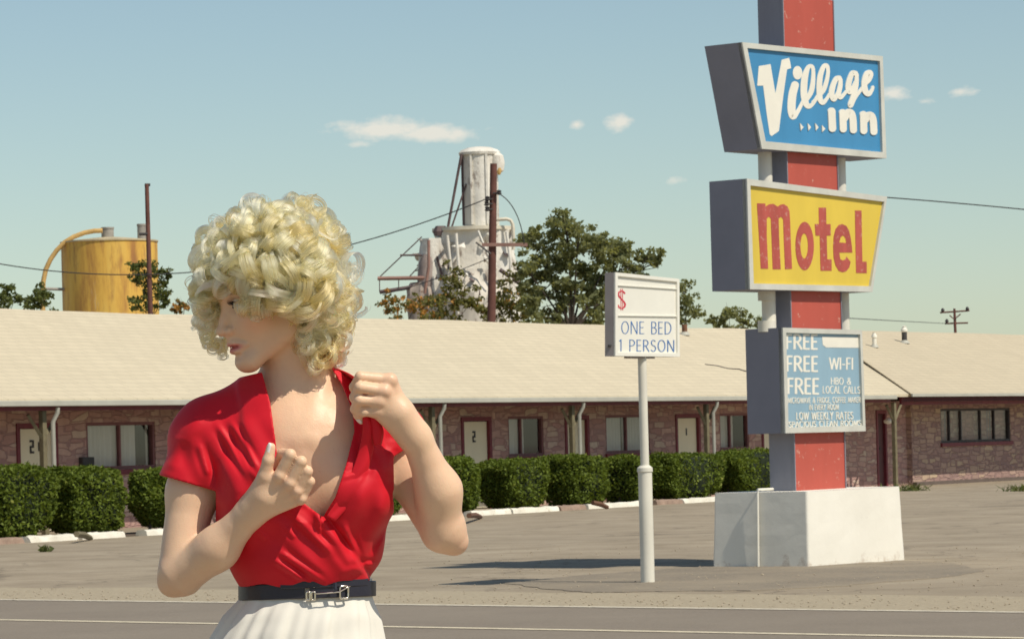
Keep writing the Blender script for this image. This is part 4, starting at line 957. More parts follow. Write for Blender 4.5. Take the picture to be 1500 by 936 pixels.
# block word on yellow
k3 = lambda x, y: (1100+x/7.2, 280+y/7.2); k4 = lambda x, y: (1190+x/7.8, 290+y/7.8)
pen = Pen()
pen.poly([k3(*q) for q in ((62,130),(150,132),(152,165),(190,140),(235,135),(280,165),(310,145),(345,138),(385,165),(405,215),(412,330),(420,560),(432,820),(358,825),(345,520),(338,300),(318,272),(290,290),(295,480),(312,825),(228,825),(215,480),(208,290),(188,270),(165,290),(165,480),(180,820),(102,818),(85,520),(68,250))])
ou = [k3(565+97*math.cos(a), 580+255*math.sin(a)) for a in np.linspace(0, 2*math.pi, 36, endpoint=False)]; inn = [k3(560+40*math.cos(a), 580+132*math.sin(a)) for a in np.linspace(0, 2*math.pi, 28, endpoint=False)]
pen.poly(ou, [inn])
pen.poly([k4(*q) for q in ((70,112),(155,112),(158,300),(206,300),(208,430),(162,432),(168,702),(218,702),(218,832),(92,832),(82,432),(34,432),(26,300),(74,300))])
pen.poly([k4(*q) for q in ((485,145),(560,145),(565,500),(570,728),(618,728),(620,860),(498,858),(490,500))])
ev = [(x, y) for x, y in arc(340, 575, 104, 268, 40, 360+13, 40)]
eo = [(455,625),(305,625),(318,700),(345,715),(372,705),(388,672),(435,730),(420,795),(385,838),(345,850),(300,835),(262,770),(240,680),(235,560),(242,440),(262,360),(300,310),(340,300),(385,320),(415,370),(435,450),(448,540)]
pen.poly([k4(*q) for q in eo], [[k4(*q) for q in ((305,510),(385,515),(378,470),(362,440),(345,430),(322,450))]])
pen.build('lettering', REDL, mbx, mf, fn_)
# service list on pale blue
pen = Pen()
for y0, y1, xa in ((489.5,511.5,1151.5),(521,544,1152),(553.5,577,1153.5)): text(pen, 'FREE', xa, xa+46, y1, y0, .17, .12, .12, .012)
pen.poly([(1204,493.5),(1257.5,494),(1257.8,509.5),(1210,509),(1205,505)])
text(pen, 'WI-FI', 1215, 1249, 541, 523.5, .15, .10, .12, .012)
text(pen, 'HBO &', 1217, 1246, 563, 553, .14, .1, .14, .01); text(pen, 'LOCAL CALLS', 1205, 1259.5, 576, 565.5, .14, .1, .14, .01)
text(pen, 'MICROWAVE & FRIDGE, COFFEE MAKER', 1154, 1260, 590.5, 582.5, .14, .12, .15, -.01); text(pen, 'IN EVERY ROOM', 1185, 1228, 600.5, 592.5, .14, .12, .15, -.01)
text(pen, 'LOW WEEKLY RATES', 1166, 1249, 615, 604, .15, .1, .15, -.012); text(pen, 'SPACIOUS CLEAN ROOMS', 1155, 1260.5, 626, 617.5, .15, .1, .15, -.02)
pen.build('lettering', WLET, fb, ff, fn_, .002)

# ------------------------------------------------------------------ price sign on its own pole
PB = G(949, 853); PH2 = R_(58); ps_ = np.array([math.cos(PH2), math.sin(PH2), 0]); pn_ = np.array([ps_[1], -ps_[0], 0])
price = empty('price_sign', PB, 'white price sign box with a red dollar mark on a slim white pole', 'sign')
PLp = PB + pn_*.06
pp = planefn(PLp, pn_)
WBOX = paint('white_sign_face', (.78, .76, .68), .45, .04, 2, (.5, .45, .36), .72); GBOX = paint('grey_sign_edge', (.30, .265, .255), .6, .12, 3)
z1_, z2_ = G(947, 694)[2], None
def polez(py, px): return PL(px, py, PB, np.array([0, -1.0, 0]))[2]
zs, zt = polez(692, 947), polez(524, 942)
MB().tube([PB-z_*.05, PB+z_*zs], 10.2/(F/PB[1]), 20).build('pole_sleeve', POST, price, auto=True)
MB().lathe(PB+z_*(zs-.0), [(10.2/(F/PB[1]), 0), (11.5/(F/PB[1]), .01), (11.3/(F/PB[1]), .045), (7.4/(F/PB[1]), .07)], 20).build('pole_collar', POST, price, auto=True)
MB().tube([PB+z_*zs, PB+z_*(zt+.1)], 6.4/(F/PB[1]), 18).build('pole', POST, price, auto=True)
out4 = [(900,399),(993.7,408.7),(994.3,522.6),(900,521.5)]; o = [pp(*q) for q in out4]; PTk = .105; bk = [q-pn_*PTk for q in o]
r = MB()
r.quad(o[0], o[3], bk[3], bk[0]); r.quad(o[2], o[1], bk[1], bk[2]); r.quad(o[1], o[0], bk[0], bk[1]); r.quad(o[3], o[2], bk[2], bk[3]); r.quad(bk[0], bk[1], bk[2], bk[3])
bx = r.build('sign_box', GBOX, price)
inn4 = [(903.5,404.5),(990.5,413),(991,517.5),(903.5,516.5)]; i_ = [pp(*q) for q in inn4]; f = MB()
for k in range(4):
    j = (k+1) % 4; f.quad(o[k]+pn_*.012, i_[k]+pn_*.012, i_[j]+pn_*.012, o[j]+pn_*.012); f.quad(i_[k]+pn_*.012, i_[k]-pn_*.01, i_[j]-pn_*.01, i_[j]+pn_*.012); f.quad(o[k]+pn_*.012, o[j]+pn_*.012, o[j]-pn_*.01, o[k]-pn_*.01)
f.build('frame', WBOX, bx)
MB().quad(*[pp(*q)-pn_*.008 for q in inn4[::-1]]).build('panel', WBOX, bx)
g = MB()
for (xa, ya), (xb, yb) in (((904, 418.5), (990.5, 424)), ((904, 462.8), (990.8, 464))):
    a, b_ = pp(xa, ya), pp(xb, yb); g.boxv(a-pn_*.007, b_-a, pn_*.012, z_*.009)
g.build('letter_rail', WBOX, bx)
MB().boxv(pp(926, 524.5)-pn_*.09, pp(962, 525)-pp(926, 524.5), pn_*.07, z_*.03).build('bracket', GBOX, price)
g = MB().lathe(pp(900, 508)-pn_*.05-ps_*.004, [(.018, 0), (.018, .02)], 10); g.build('bolt', DARKM, bx)
BLUL = paint('blue_sign_letters', (.045, .15, .40), .5, .1, 6); REDS = paint('red_dollar_mark', (.55, .035, .06), .5, .1, 6)
pfl = lambda x, y: pp(x, y)-pn_*.008
pen = Pen(); text(pen, 'ONE BED', 911, 984, 489, 470.5, .085, .05, .17, .012); text(pen, '1 PERSON', 908, 988.5, 514.5, 497, .085, .05, .17, .014); pen.build('lettering', BLUL, bx, pfl, pn_, .002)
pen = Pen(); pts = [(916.2,430.5),(914.3,427.3),(911,426.4),(907.8,428),(906.8,431.5),(908.2,435),(911.5,438.5),(915,442.3),(916.5,446),(915.3,449.8),(911.5,451.6),(907.8,450.2),(906.3,446.8)]
pen.stroke(pts, 2.6, 1.5, smooth=4); pen.stroke([(910.2,423),(910.6,454.5)], .9); pen.stroke([(912.6,423),(913,454.5)], .9)
pen.build('dollar_mark', REDS, bx, pfl, pn_, .002)
# ------------------------------------------------------------------ the woman
PD = 5.87; PXM = F/PD                                   # her distance; pixels per metre there
def wp(px, py, dy=0.0): return P(px, py, PD + dy/PXM)   # photo pixel + depth (in pixels, positive = away)
foot = G(445, 1915); foot[1] = PD
woman = empty('person', wp(445, 1918, 0)*np.array([1, 1, 0]), 'person with blonde curls in a red wrap blouse, navy belt and white skirt, looking aside', 'person')

class SDF:
    """smooth solid on a rectilinear grid of sample points"""
    def __init__(s, xs, ys, zs):
        s.ax = [np.asarray(a, np.float32) for a in (xs, ys, zs)]; s.d = np.full([len(a) for a in s.ax], 1.0, np.float32)
    def box(s, lo, hi):
        return tuple(slice(max(0, int(np.searchsorted(a, l))-1), min(len(a), int(np.searchsorted(a, h))+1)) for a, l, h in zip(s.ax, lo, hi))
    def pts(s, sl):
        return (s.ax[0][sl[0]][:, None, None], s.ax[1][sl[1]][None, :, None], s.ax[2][sl[2]][None, None, :])
    def _put(s, sl, v, k, sub=False):
        if any(q.stop <= q.start for q in sl): return
        a = s.d[sl]
        if sub:
            v = -v; h = np.clip(.5+.5*(v-a)/k, 0, 1); s.d[sl] = a*(1-h)+v*h + k*h*(1-h)
        else:
            h = np.clip(.5+.5*(a-v)/k, 0, 1); s.d[sl] = a*(1-h)+v*h - k*h*(1-h)
    def cone(s, a, b, ra, rb, k=.01, sub=False):
        a, b = np.asarray(a), np.asarray(b); m = max(ra, rb)+k*1.5+.012
        sl = s.box(np.minimum(a, b)-m, np.maximum(a, b)+m); X, Y, Z = s.pts(sl)
        ab = b-a; L = max(float(ab@ab), 1e-9); t = np.clip(((X-a[0])*ab[0]+(Y-a[1])*ab[1]+(Z-a[2])*ab[2])/L, 0, 1)
        v = np.sqrt((X-a[0]-t*ab[0])**2+(Y-a[1]-t*ab[1])**2+(Z-a[2]-t*ab[2])**2) - (ra+(rb-ra)*t)
        s._put(sl, v.astype(np.float32), k, sub)
    def chain(s, pts, rs, k=.01):
        for i in range(len(pts)-1): s.cone(pts[i], pts[i+1], rs[i], rs[i+1], k)
    def ell(s, c, r, k=.01, rot=None, sub=False):
        c = np.asarray(c); r = np.asarray(r, float); m = r.max()+k*1.5+.012
        sl = s.box(c-m, c+m); X, Y, Z = s.pts(sl); X, Y, Z = X-c[0], Y-c[1], Z-c[2]
        if rot is not None:
            X, Y, Z = (rot[0][0]*X+rot[0][1]*Y+rot[0][2]*Z, rot[1][0]*X+rot[1][1]*Y+rot[1][2]*Z, rot[2][0]*X+rot[2][1]*Y+rot[2][2]*Z)
        k0 = np.sqrt((X/r[0])**2+(Y/r[1])**2+(Z/r[2])**2); k1 = np.sqrt((X/r[0]**2)**2+(Y/r[1]**2)**2+(Z/r[2]**2)**2)+1e-6
        s._put(sl, (k0*(k0-1)/k1).astype(np.float32), k, sub)
    def mesh(s, d=None):
        import openvdb
        d = s.d if d is None else d
        d = np.clip(d, -.02, .02).astype(np.float32)
        g = openvdb.FloatGrid(.02); g.copyFromArray(np.ascontiguousarray(d), tolerance=0)
        p, q = g.convertToQuads(isovalue=0.0)
        out = np.stack([np.interp(p[:, i], np.arange(len(s.ax[i])), s.ax[i]) for i in range(3)], 1)
        q = q[:, ::-1] if mesh_flip(out, q) else q
        return out, np.ascontiguousarray(q)
def mesh_flip(v, f):
    a, b, c = v[f[:, 0]], v[f[:, 1]], v[f[:, 2]]; d = v[f[:, 3]]
    nv = np.cross(c-a, d-b); ce = v.mean(0); return float((nv*((a+c)/2-ce)).sum()) < 0
def relax(v, f, it=2, lam=.5):
    e = np.vstack([f[:, [0, 1]], f[:, [1, 2]], f[:, [2, 3]], f[:, [3, 0]]]); e = np.vstack([e, e[:, ::-1]])
    cnt = np.bincount(e[:, 0], minlength=len(v))[:, None].clip(1)
    for _ in range(it):
        for l_ in (lam, -lam*1.04):
            acc = np.stack([np.bincount(e[:, 0], v[e[:, 1], i], len(v)) for i in range(3)], 1); v = v + l_*(acc/cnt - v)
    return v
px_ = 1/PXM
top_, bot_ = wp(450, 270)[2], wp(450, 905)[2]
gx = np.arange(wp(205, 600)[0], wp(712, 600)[0], .0021)
gy = np.arange(PD-.245, PD+.165, .0023)
gz = np.concatenate([np.arange(0.0, bot_, .014), np.arange(bot_, top_, .0021)])
S = SDF(gx, gy, gz)
def C(p, q, rp, rq, k=10): S.cone(wp(*p), wp(*q), rp*px_, rq*px_, k*px_)
def EL(p, r, k=10): S.ell(wp(*p), np.array(r)*px_, k*px_)
# torso
EL((443,705,2), (112,84,150)); EL((448,642,4), (118,72,56), 40)
C((395,583,22), (312,630,12), 34, 34, 40); C((480,580,22), (565,632,18), 34, 34, 40); C((312,636,8), (572,642,14), 36, 36, 40)
EL((385,715,-42), (54,54,56), 30); EL((515,718,-42), (54,54,56), 30)
EL((448,842,2), (84,64,70), 40); EL((440,965,6), (108,78,100), 40)
TORSO = None
# upper arms
C((302,648,8), (281,720,-8), 40, 34.5, 26); C((281,720,-8), (264,838,-34), 34.5, 32, 20); C((574,650,15), (648,776,-36), 37, 31, 26)
TORSO = S.d.copy()
# neck, with the long neck muscle and collar bones
C((452,628,22), (430,505,12), 56, 49, 26)
C((474,545,-16), (449,642,-68), 11.5, 7.5, 16); C((415,560,-8), (440,640,-60), 9, 7, 22)
C((434,648,-68), (335,624,-26), 9, 9, 14); C((462,648,-68), (565,630,-20), 9, 9, 14)

# legs down to the ground
for sx, dy in ((-1, 0), (1, 4)):
    x = 443+sx*52; C((x,985,dy), (443+sx*42,1440,dy-6), 72, 46, 40); C((443+sx*42,1440,dy-6), (443+sx*40,1560,dy+8), 46, 47, 20)
    C((443+sx*40,1560,dy+8), (443+sx*38,1835,dy+10), 44, 25, 20); C((443+sx*38,1835,dy+16), (443+sx*40,1885,dy-70), 25, 22, 16); C((443+sx*40,1885,dy-70), (443+sx*41,1897,dy-115), 24, 17, 14)
# forearms
C((265,842,-38), (318,803,-72), 31, 28.5, 7); C((318,803,-68), (368,750,-102), 29, 20.5, 20); C((252,853,-24), (263,842,-30), 21, 31, 10)
C((650,778,-38), (643,718,-62), 29, 30, 10); C((643,718,-62), (609,640,-94), 30, 21, 20); C((667,794,-28), (653,778,-34), 19, 29, 14); C((640,760,-50), (632,700,-74), 18, 16, 18)
# hand at the lapel
KN = [(409,698,-140), (424,709,-140), (434,720,-134), (440,731,-126)]
for i, q in enumerate(KN): C((372+i*3,740+i*3.4,-108), q, 13, 9.0-.4*i, 6)
C((368,750,-102), (388,728,-122), 20.5, 19, 14); C((372,736,-110), (388,698,-134), 16, 11, 10); C((388,698,-134), (393,674,-142), 10.5, 8.4, 4); C((393,674,-142), (397,655,-142), 8.3, 6.6, 3)
FN = [((409,698,-140),(425,666,-151),(414,665,-132),(406,681,-116),9.4,8.7),((424,709,-140),(441,676,-150),(440,680,-122),(428,690,-112),9.3,8.6),
      ((434,720,-134),(450,690,-144),(448,693,-116),(436,703,-108),8.9,8.2),((440,731,-126),(454,705,-136),(452,707,-110),(441,716,-104),8.3,7.4)]
for a, b_, c, e, ra, rb in FN: C(a, b_, ra, rb, 1.2); C(b_, c, rb, rb*.92, 1.5); C(c, e, rb*.92, rb*.8, 2.5)
for q in KN: C((q[0], q[1], q[2]-4), (q[0]+1, q[1]-1, q[2]-5), 8.4, 8.4, 3)
# hand holding the collar
KN2 = [(571,557,-120), (562,573,-127), (554,588,-126), (550,602,-120)]
for i, q in enumerate(KN2): C((601-i*1,632+i*2.6,-96), q, 13.5, 10.5-.6*i, 10)
C((609,640,-94), (588,606,-110), 21, 20, 14); C((604,632,-92), (578,600,-98), 15, 12, 10); C((578,600,-98), (545,580,-96), 11, 9, 5); C((545,580,-96), (524,572,-104), 9, 7, 3)
FN2 = [((571,557,-120),(528,552,-133),(519,567,-118),(524,581,-104),9.6,7.9),((562,573,-127),(527,567,-141),(519,582,-127),(524,594,-112),9.4,7.8),
       ((554,588,-126),(526,586,-138),(520,599,-124),(526,609,-112),9.0,7.4),((550,602,-120),(533,603,-128),(524,608,-116),(530,616,-110),8.2,6.8)]
for a, b_, c, e, ra, rb in FN2: C(a, b_, ra, rb, 2); C(b_, c, rb, rb*.92, 2.5); C(c, e, rb*.92, rb*.8, 2.5)
for q in KN2: C((q[0]+1, q[1], q[2]-4), (q[0]-2, q[1], q[2]-4), 9.4, 9.2, 5)
# head: its own frame, centimetres; f forward, l her left, u up
YAW, PIT, HS = R_(63), R_(12), .0094
f0 = np.array([-math.sin(YAW), -math.cos(YAW), 0]); hl = np.array([math.cos(YAW), -math.sin(YAW), 0])
hf = f0*math.cos(PIT) - z_*math.sin(PIT); hu = np.cross(hf, hl)
tl = R_(3); hl, hu = hl*math.cos(tl)+hu*math.sin(tl), hu*math.cos(tl)-hl*math.sin(tl)
HO = wp(396, 434, -8)
def hp(l, f, u): return HO + (hl*l+hf*f+hu*u)*HS
HR = np.array([hl, hf, hu])
def HE(c, r, k=.8, sub=False): S.ell(hp(*c), np.array(r)*HS, k*HS, HR, sub)
def HC_(a, b_, ra, rb, k=.8, sub=False): S.cone(hp(*a), hp(*b_), ra*HS, rb*HS, k*HS, sub)
HE((0,-1.2,2.4), (7.3,9.1,8.0)); HE((0,3.0,-2.6), (5.9,5.9,7.0), 1.6); HE((0,5.0,2.2), (5.6,3.7,5.2), 1.5)
for s in (-1, 1):
    HC_((s*5.0,-.4,-6.0), (s*1.4,6.6,-9.7), 1.5, 1.5, 2.0); HC_((s*5.6,-.6,-2), (s*5.0,-.4,-6), 1.5, 1.5, 2.0); HE((s*4.3,5.4,-2.6), (2.0,2.2,1.8), 1.6)
    HC_((s*.8,8.25,1.7), (s*4.3,6.9,2.0), .75, .6, 1.2)
    HE((s*3.15,8.9,-.1), (1.75,1.6,1.2), 1.0, True)
    HE((s*3.15,6.75,-.1), (1.36,1.36,1.36), .3)
    HE((s*7.2,-1.0,-1.2), (.7,1.7,2.9), .5)
HE((0,6.9,-9.6), (1.7,1.4,1.35), 2.4)
HC_((0,8.2,.6), (0,9.2,-2.0), .62, .72, .9); HC_((0,9.2,-2.0), (0,10.15,-3.75), .72, .82, .7); HE((0,10.2,-3.8), (.85,.8,.75), .5)
for s in (-1, 1):
    HE((s*1.15,9.1,-4.05), (.75,.9,.68), .5); HE((s*.55,9.75,-4.75), (.32,.5,.3), .25, True)
HC_((0,8.7,-5.0), (0,8.55,-6.0), .8, 1.0, 1.2)
for s in (-1, 1):
    HC_((s*2.5,7.35,-6.8), (s*.85,8.8,-6.2), .32, .58, .45); HC_((s*.85,8.8,-6.2), (0,8.95,-6.4), .58, .52, .3)
    HC_((s*2.4,7.3,-7.0), (s*.9,8.5,-7.65), .32, .66, .4)
HC_((-.9,8.5,-7.65), (.9,8.5,-7.65), .66, .66, .4)
HC_((-1.5,8.6,-6.88), (1.5,8.6,-6.88), .2, .2, .15, True); HC_((-.8,9.2,-6.9), (.8,9.2,-6.9), .32, .32, .2, True)
HE((0,9.1,-8.6), (1.7,.7,.42), .9, True)
bv, bf = S.mesh(); bv = relax(bv, bf, 2, .5)

m, t, b = newmat('skin')
a = t.nodes.new('ShaderNodeAttribute'); a.attribute_name = 'skin_tone'
c = mix(t, ramp(t, noise(t, 22, 5, .6), [(.3, 0.0), (.75, .28)]), a.outputs['Color'], (.64, .34, .24))
c = mix(t, ramp(t, noise(t, 260, 4, .6), [(.64, 0.0), (.72, .25)]), c, (.45, .22, .13))
t.links.new(c, b.inputs['Base Color']); b.inputs['Specular IOR Level'].default_value = .4
t.links.new(ramp(t, noise(t, 60, 6, .7), [(.3, .36), (.7, .52)]), b.inputs['Roughness'])
b.inputs['Subsurface Weight'].default_value = .10; b.inputs['Subsurface Radius'].default_value = (1, .36, .2); b.inputs['Subsurface Scale'].default_value = .012
bump(t, b, M('ADD', noise(t, 420, 3, .6), M('MULTIPLY', noise(t, 55, 4, .6), 2.0, tree=t), tree=t), .16, .002)
SKIN = m
body = mesh_obj('body', bv, bf, SKIN, woman, smooth=True)
# natural colouring: lips, flushed cheeks, knuckles and elbows, brows
q = (bv - HO)/HS; hx, hy, hz = q@hl, q@hf, q@hu
col = np.tile(np.array([.78, .53, .35]), (len(bv), 1))
def blend(mask, c): 
    global col
    col = col*(1-mask[:, None]) + np.array(c)*mask[:, None]
near = np.linalg.norm(bv-HO, axis=1) < .16
lipu = near & (hy > 6.6)
lm = np.exp(-((hz+6.98)/np.clip(.98-.26*np.abs(hx), .25, 1))**4)*np.exp(-(hx/2.3)**6)*np.clip((hy-(8.05-.17*hx**2))/.25, 0, 1)*lipu
blend(np.clip(lm, 0, 1)*.9, (.56, .12, .14))
ck = np.exp(-((np.abs(hx)-4.6)/1.9)**2-((hz+3.0)/1.7)**2-((hy-5.0)/3.2)**2)*near; blend(ck*.38, (.68, .30, .24))
for s in (-1, 1):
    bl = np.exp(-((hz-1.75-.25*np.sin((hx*s-.6)*.75))/.34)**4)*((hx*s > .9) & (hx*s < 4.6))*near*(hy > 5); blend(bl*.75, (.17, .10, .055))
    es = np.exp(-((hz-.75)/.55)**2-((hx*s-3.2)/1.5)**2)*near*(hy > 5.5); blend(es*.55, (.30, .15, .12))
for qx in KN+KN2: 
    r = np.linalg.norm(bv-wp(*qx), axis=1)*PXM; blend(np.exp(-(r/12)**2)*.22, (.70, .34, .25))
for qx in ((252,855,-30), (668,798,-36)):
    r = np.linalg.norm(bv-wp(*qx), axis=1)*PXM; blend(np.exp(-(r/26)**2)*.22, (.70, .36, .27))
at = body.data.color_attributes.new('skin_tone', 'FLOAT_COLOR', 'POINT'); at.data.foreach_set('color', np.column_stack([col, np.ones(len(col))]).astype(np.float32).ravel())

# eyes with lids' lashes, teeth, nails
m, t, b = newmat('eye'); g_ = t.nodes.new('ShaderNodeAttribute'); g_.attribute_name = 'iris'
t.links.new(ramp(t, g_.outputs['Fac'], [(0, (.008, .008, .01)), (.30, (.01, .01, .012)), (.34, (.10, .16, .17)), (.62, (.06, .09, .10)), (.68, (.62, .58, .54))]), b.inputs['Base Color']); b.inputs['Roughness'].default_value = .08
EYE = m; LASH = paint('lash', (.02, .014, .012), .7, .1); TEETH = paint('tooth_enamel', (.75, .70, .6), .3, .03); NAIL = paint('nail_varnish', (.80, .74, .68), .18, .03)
gaze = hf*.9 + hl*.12; gaze /= np.linalg.norm(gaze)
for s in (-1, 1):
    c0 = hp(s*3.15, 6.98, -.1); r_ = 1.32*HS; vs_ = []; fs2 = []; nn, mm = 24, 14
    g0 = gaze; g1 = np.cross(z_, g0); g1 /= np.linalg.norm(g1); g2 = np.cross(g0, g1); ir = []
    for i in range(mm):
        th = (i/(mm-1))*1.5
        for j in range(nn): vs_.append(c0 + r_*(math.cos(th)*g0+math.sin(th)*(math.cos(2*math.pi*j/nn)*g1+math.sin(2*math.pi*j/nn)*g2))); ir.append(th/.72)
    for i in range(mm-1):
        for j in range(nn): k = (j+1) % nn; fs2.append((i*nn+j, (i+1)*nn+j, (i+1)*nn+k, i*nn+k))
    eo = MB().add(vs_, fs2).build('eye', EYE, woman, smooth=True); at = eo.data.attributes.new('iris', 'FLOAT', 'POINT'); at.data.foreach_set('value', np.array(ir, np.float32))
    lid = MB()
    for kk, (sg, amp) in enumerate(((1, .55), (-1, .42))):
        cvs = [hp(s*3.15 + x*1.5, 6.98+math.sqrt(max(.05, 1.42**2-(x*1.25)**2-(amp*(1-x*x))**2))*.98, -.1+sg*amp*(1-x*x)) for x in np.linspace(-1, 1, 12)]
        lid.tube(cvs, [ (.07 if sg < 0 else .13)*HS*(.5+.5*math.sin(math.pi*i/11)+.2) for i in range(12)], 5)
    for x in np.linspace(-.85, .95, 13):
        a = hp(s*3.15 + x*1.5, 6.98+math.sqrt(max(.05, 1.42**2-(x*1.25)**2-(.55*(1-x*x))**2)), -.1+.55*(1-x*x)); lid.tube([a, a+(hf*.5+hu*.1+hl*s*x*.2)*HS*.9, a+(hf*.65+hu*.45+hl*s*x*.3)*HS*1.15], [.05*HS, .035*HS, .01*HS], 4)
    lid.build('eyelashes', LASH, woman, smooth=True)
tv = []; 
for z0, z1 in ((-6.98, -6.45),):
    L_ = [hp(x, 8.42-.22*x*x, z1) for x in np.linspace(-1.5, 1.5, 13)]; L2 = [hp(x, 8.46-.22*x*x, z0) for x in np.linspace(-1.5, 1.5, 13)]
    MB().add(L_+L2, [(i, i+1, 14+i, 13+i) for i in range(12)]).build('teeth', TEETH, woman, smooth=True)
def nail(tip, dirv, out, w_, l_):
    tip, dirv, out = map(np.asarray, (tip, dirv, out)); dirv = dirv/np.linalg.norm(dirv); out = out-dirv*(out@dirv); out /= np.linalg.norm(out); sd = np.cross(dirv, out); v = []; f = []
    for i, a in enumerate(np.linspace(0, 1, 8)):
        wd = w_*(1 if a < .7 else math.sqrt(max(.04, 1-((a-.7)/.32)**2)))
        for j, x in enumerate(np.linspace(-1, 1, 7)): v.append(tip + dirv*l_*(a-.6) + sd*wd*x + out*(.0012-.0026*x*x-.0016*a*a))
    for i in range(7):
        for j in range(6): f.append((i*7+j, i*7+j+1, (i+1)*7+j+1, (i+1)*7+j))
    o = MB().add(v, f).build('fingernail', NAIL, woman, smooth=True); sm = o.modifiers.new('t', 'SOLIDIFY'); sm.thickness = .0008; return o
a, b_ = wp(393,674,-142), wp(397,655,-142); nail(b_+(-.0045, -.0045, .001), b_-a, (-.8, -.6, 0), .0055, .017)
for (p0, p1) in (((519,582,-127),(524,594,-112)), ((520,599,-124),(526,609,-112)), ((524,608,-116),(530,616,-110))):
    a, b_ = wp(*p0), wp(*p1); nail(b_+np.array((-.004, -.005, -.003)), b_-a, (-.6, -.7, -.3), .0045, .011)

# ------------------------------------------------------------------ blouse
SAT = None
m, t, b = newmat('red_crepe')
c = ramp(t, noise(t, 9, 4), [(.3, (.56, .006, .018)), (.7, (.64, .010, .024))])
t.links.new(c, b.inputs['Base Color']); b.inputs['Roughness'].default_value = .55; b.inputs['Specular IOR Level'].default_value = .25
b.inputs['Sheen Weight'].default_value = .15; b.inputs['Sheen Tint'].default_value = (1, .3, .25, 1)
wvn = t.nodes.new('ShaderNodeTexNoise'); wvn.inputs['Scale'].default_value = 900; t.links.new(pos(t), wvn.inputs['Vector']); bump(t, b, wvn.outputs['Fac'], .08, .001)
RED = m
sl = S.box((wp(215, 700)[0], PD-.25, wp(450, 885)[2]), (wp(640, 700)[0], PD+.2, wp(450, 520)[2]))
Bk = SDF(*[a[q] for a, q in zip(S.ax, sl)])
def C2(p, q, rp, rq, k=14): Bk.cone(wp(*p), wp(*q), rp*px_, rq*px_, k*px_)
def E2(p, r, k=20): Bk.ell(wp(*p), np.array(r)*px_, k*px_)
E2((443,700,2), (129,97,165)); E2((448,645,6), (130,84,68), 40); E2((450,808,0), (107,84,62), 40)
C2((395,588,24), (306,636,10), 47, 43, 36); C2((482,585,24), (568,646,16), 44, 46, 36); C2((306,640,8), (568,648,14), 42, 46, 36)
E2((378,716,-44), (62,60,64), 30); E2((522,720,-44), (60,60,64), 30)
C2((306,652,8), (277,712,-8), 50, 46, 26); C2((572,648,14), (596,676,0), 46, 42, 20)
C2((446,620,22), (432,548,14), 66, 60, 30)
bd = Bk.d; to = TORSO[sl]; k_ = 12*px_; v_ = to - 6.5*px_; h = np.clip(.5+.5*(bd-v_)/k_, 0, 1); bd = bd*(1-h)+v_*h-k_*h*(1-h)
del TORSO
X, Y, Z = np.meshgrid(*Bk.ax, indexing='ij')
dep = Y; xr = X/dep*F; zr = (Z-H)/dep*F
PU = (CX + xr*CR - zr*SR).astype(np.float32); PV = (HY - (xr*SR + zr*CR)).astype(np.float32)
del xr, zr
def seg_d(x0, y0, x1, y1):
    dx, dy = x1-x0, y1-y0; L = dx*dx+dy*dy; t_ = np.clip(((PU-x0)*dx+(PV-y0)*dy)/L, 0, 1); return np.hypot(PU-x0-t_*dx, PV-y0-t_*dy), t_
front = np.clip((PD+.01-Y)/.03, 0, 1)
disp = np.zeros_like(PU)
folds = [(300,632,358,738,9,4),(352,612,394,676,9,3),(280,640,318,742,9,4),(262,636,250,690,8,3),(290,610,268,650,9,3),(350,725,330,800,10,4),
         (404,765,486,852,8,4),(430,752,520,850,10,4),(452,742,532,846,5,4),(566,668,492,800,9,4),(580,692,520,838,9,3),(552,642,520,740,9,3),(560,655,556,760,9,5),(548,628,551,700,7,5),(575,640,572,700,8,4),(590,625,582,662,6,4),
         (318,622,367,702,4,6),(338,618,378,687,3.6,5.5),(291,649,307,698,4,4.5),(345,646,372,700,3,4),(420,772,433,788,3,4),(429,757,487,809,4,6),(400,819,451,853,3.2,5),(411,808,475,853,3.6,5.5),(504,769,527,831,4,5.5),(527,827,550,826,3,4.5),(575,770,545,820,4,4),
         (330,770,352,815,4,3.5),(372,772,392,790,3.5,3),(505,836,545,832,4,3),(500,700,540,688,3,2.5)]
for x0, y0, x1, y1, w_, a_ in folds:
    dd, t_ = seg_d(x0, y0, x1, y1); a_ *= .62; w_ *= 1.15; disp += a_*np.exp(-(dd/w_)**2)*np.clip(t_*6+.25, 0, 1)*np.clip((1-t_)*5+.2, 0, 1)
    disp -= a_*.55*np.exp(-((dd-w_*1.9)/(w_*.8))**2)*np.sin(np.pi*np.clip(t_, .02, .98))
# the band of the shawl collar along the neckline and the overlapping wrap edge
neck = [(384,546),(396,590),(403,640),(408,685),(440,733),(473,757),(491,728),(507,680),(519,632),(516,600),(502,566),(486,540)]
dl = np.full_like(PU, 1e3)
for i in range(5): dl = np.minimum(dl, seg_d(*neck[i], *neck[i+1])[0])
dr = np.full_like(PU, 1e3)
for i in range(5, 11): dr = np.minimum(dr, seg_d(*neck[i], *neck[i+1])[0])
wl = np.interp(PV, [540, 620, 690, 760, 850], [40, 46, 40, 26, 20]); wr_ = np.interp(PV, [540, 620, 690, 760, 850], [26, 38, 34, 10, 6])
disp += 4.2/(1+np.exp((dl-wl)/1.6))*(PU < 470) + 4.2/(1+np.exp((dr-wr_)/1.6))*(PU > 455)
ex = 473+(PV-757)*(70/91.0); over = (PV > 740)*(1/(1+np.exp((PU-ex)/1.8)))*np.clip((PV-745)/20, 0, 1); disp += 6.5*over - 2.5*np.exp(-((PU-ex-6)/5)**2)*(PV > 755)
disp = disp*front + 1.6*np.sin(X*41+Z*33)*np.sin(Z*57-X*21+Y*30)*1.0 + .8*np.sin(X*95-Z*70+Y*44)
bd = bd - disp.astype(np.float32)*px_
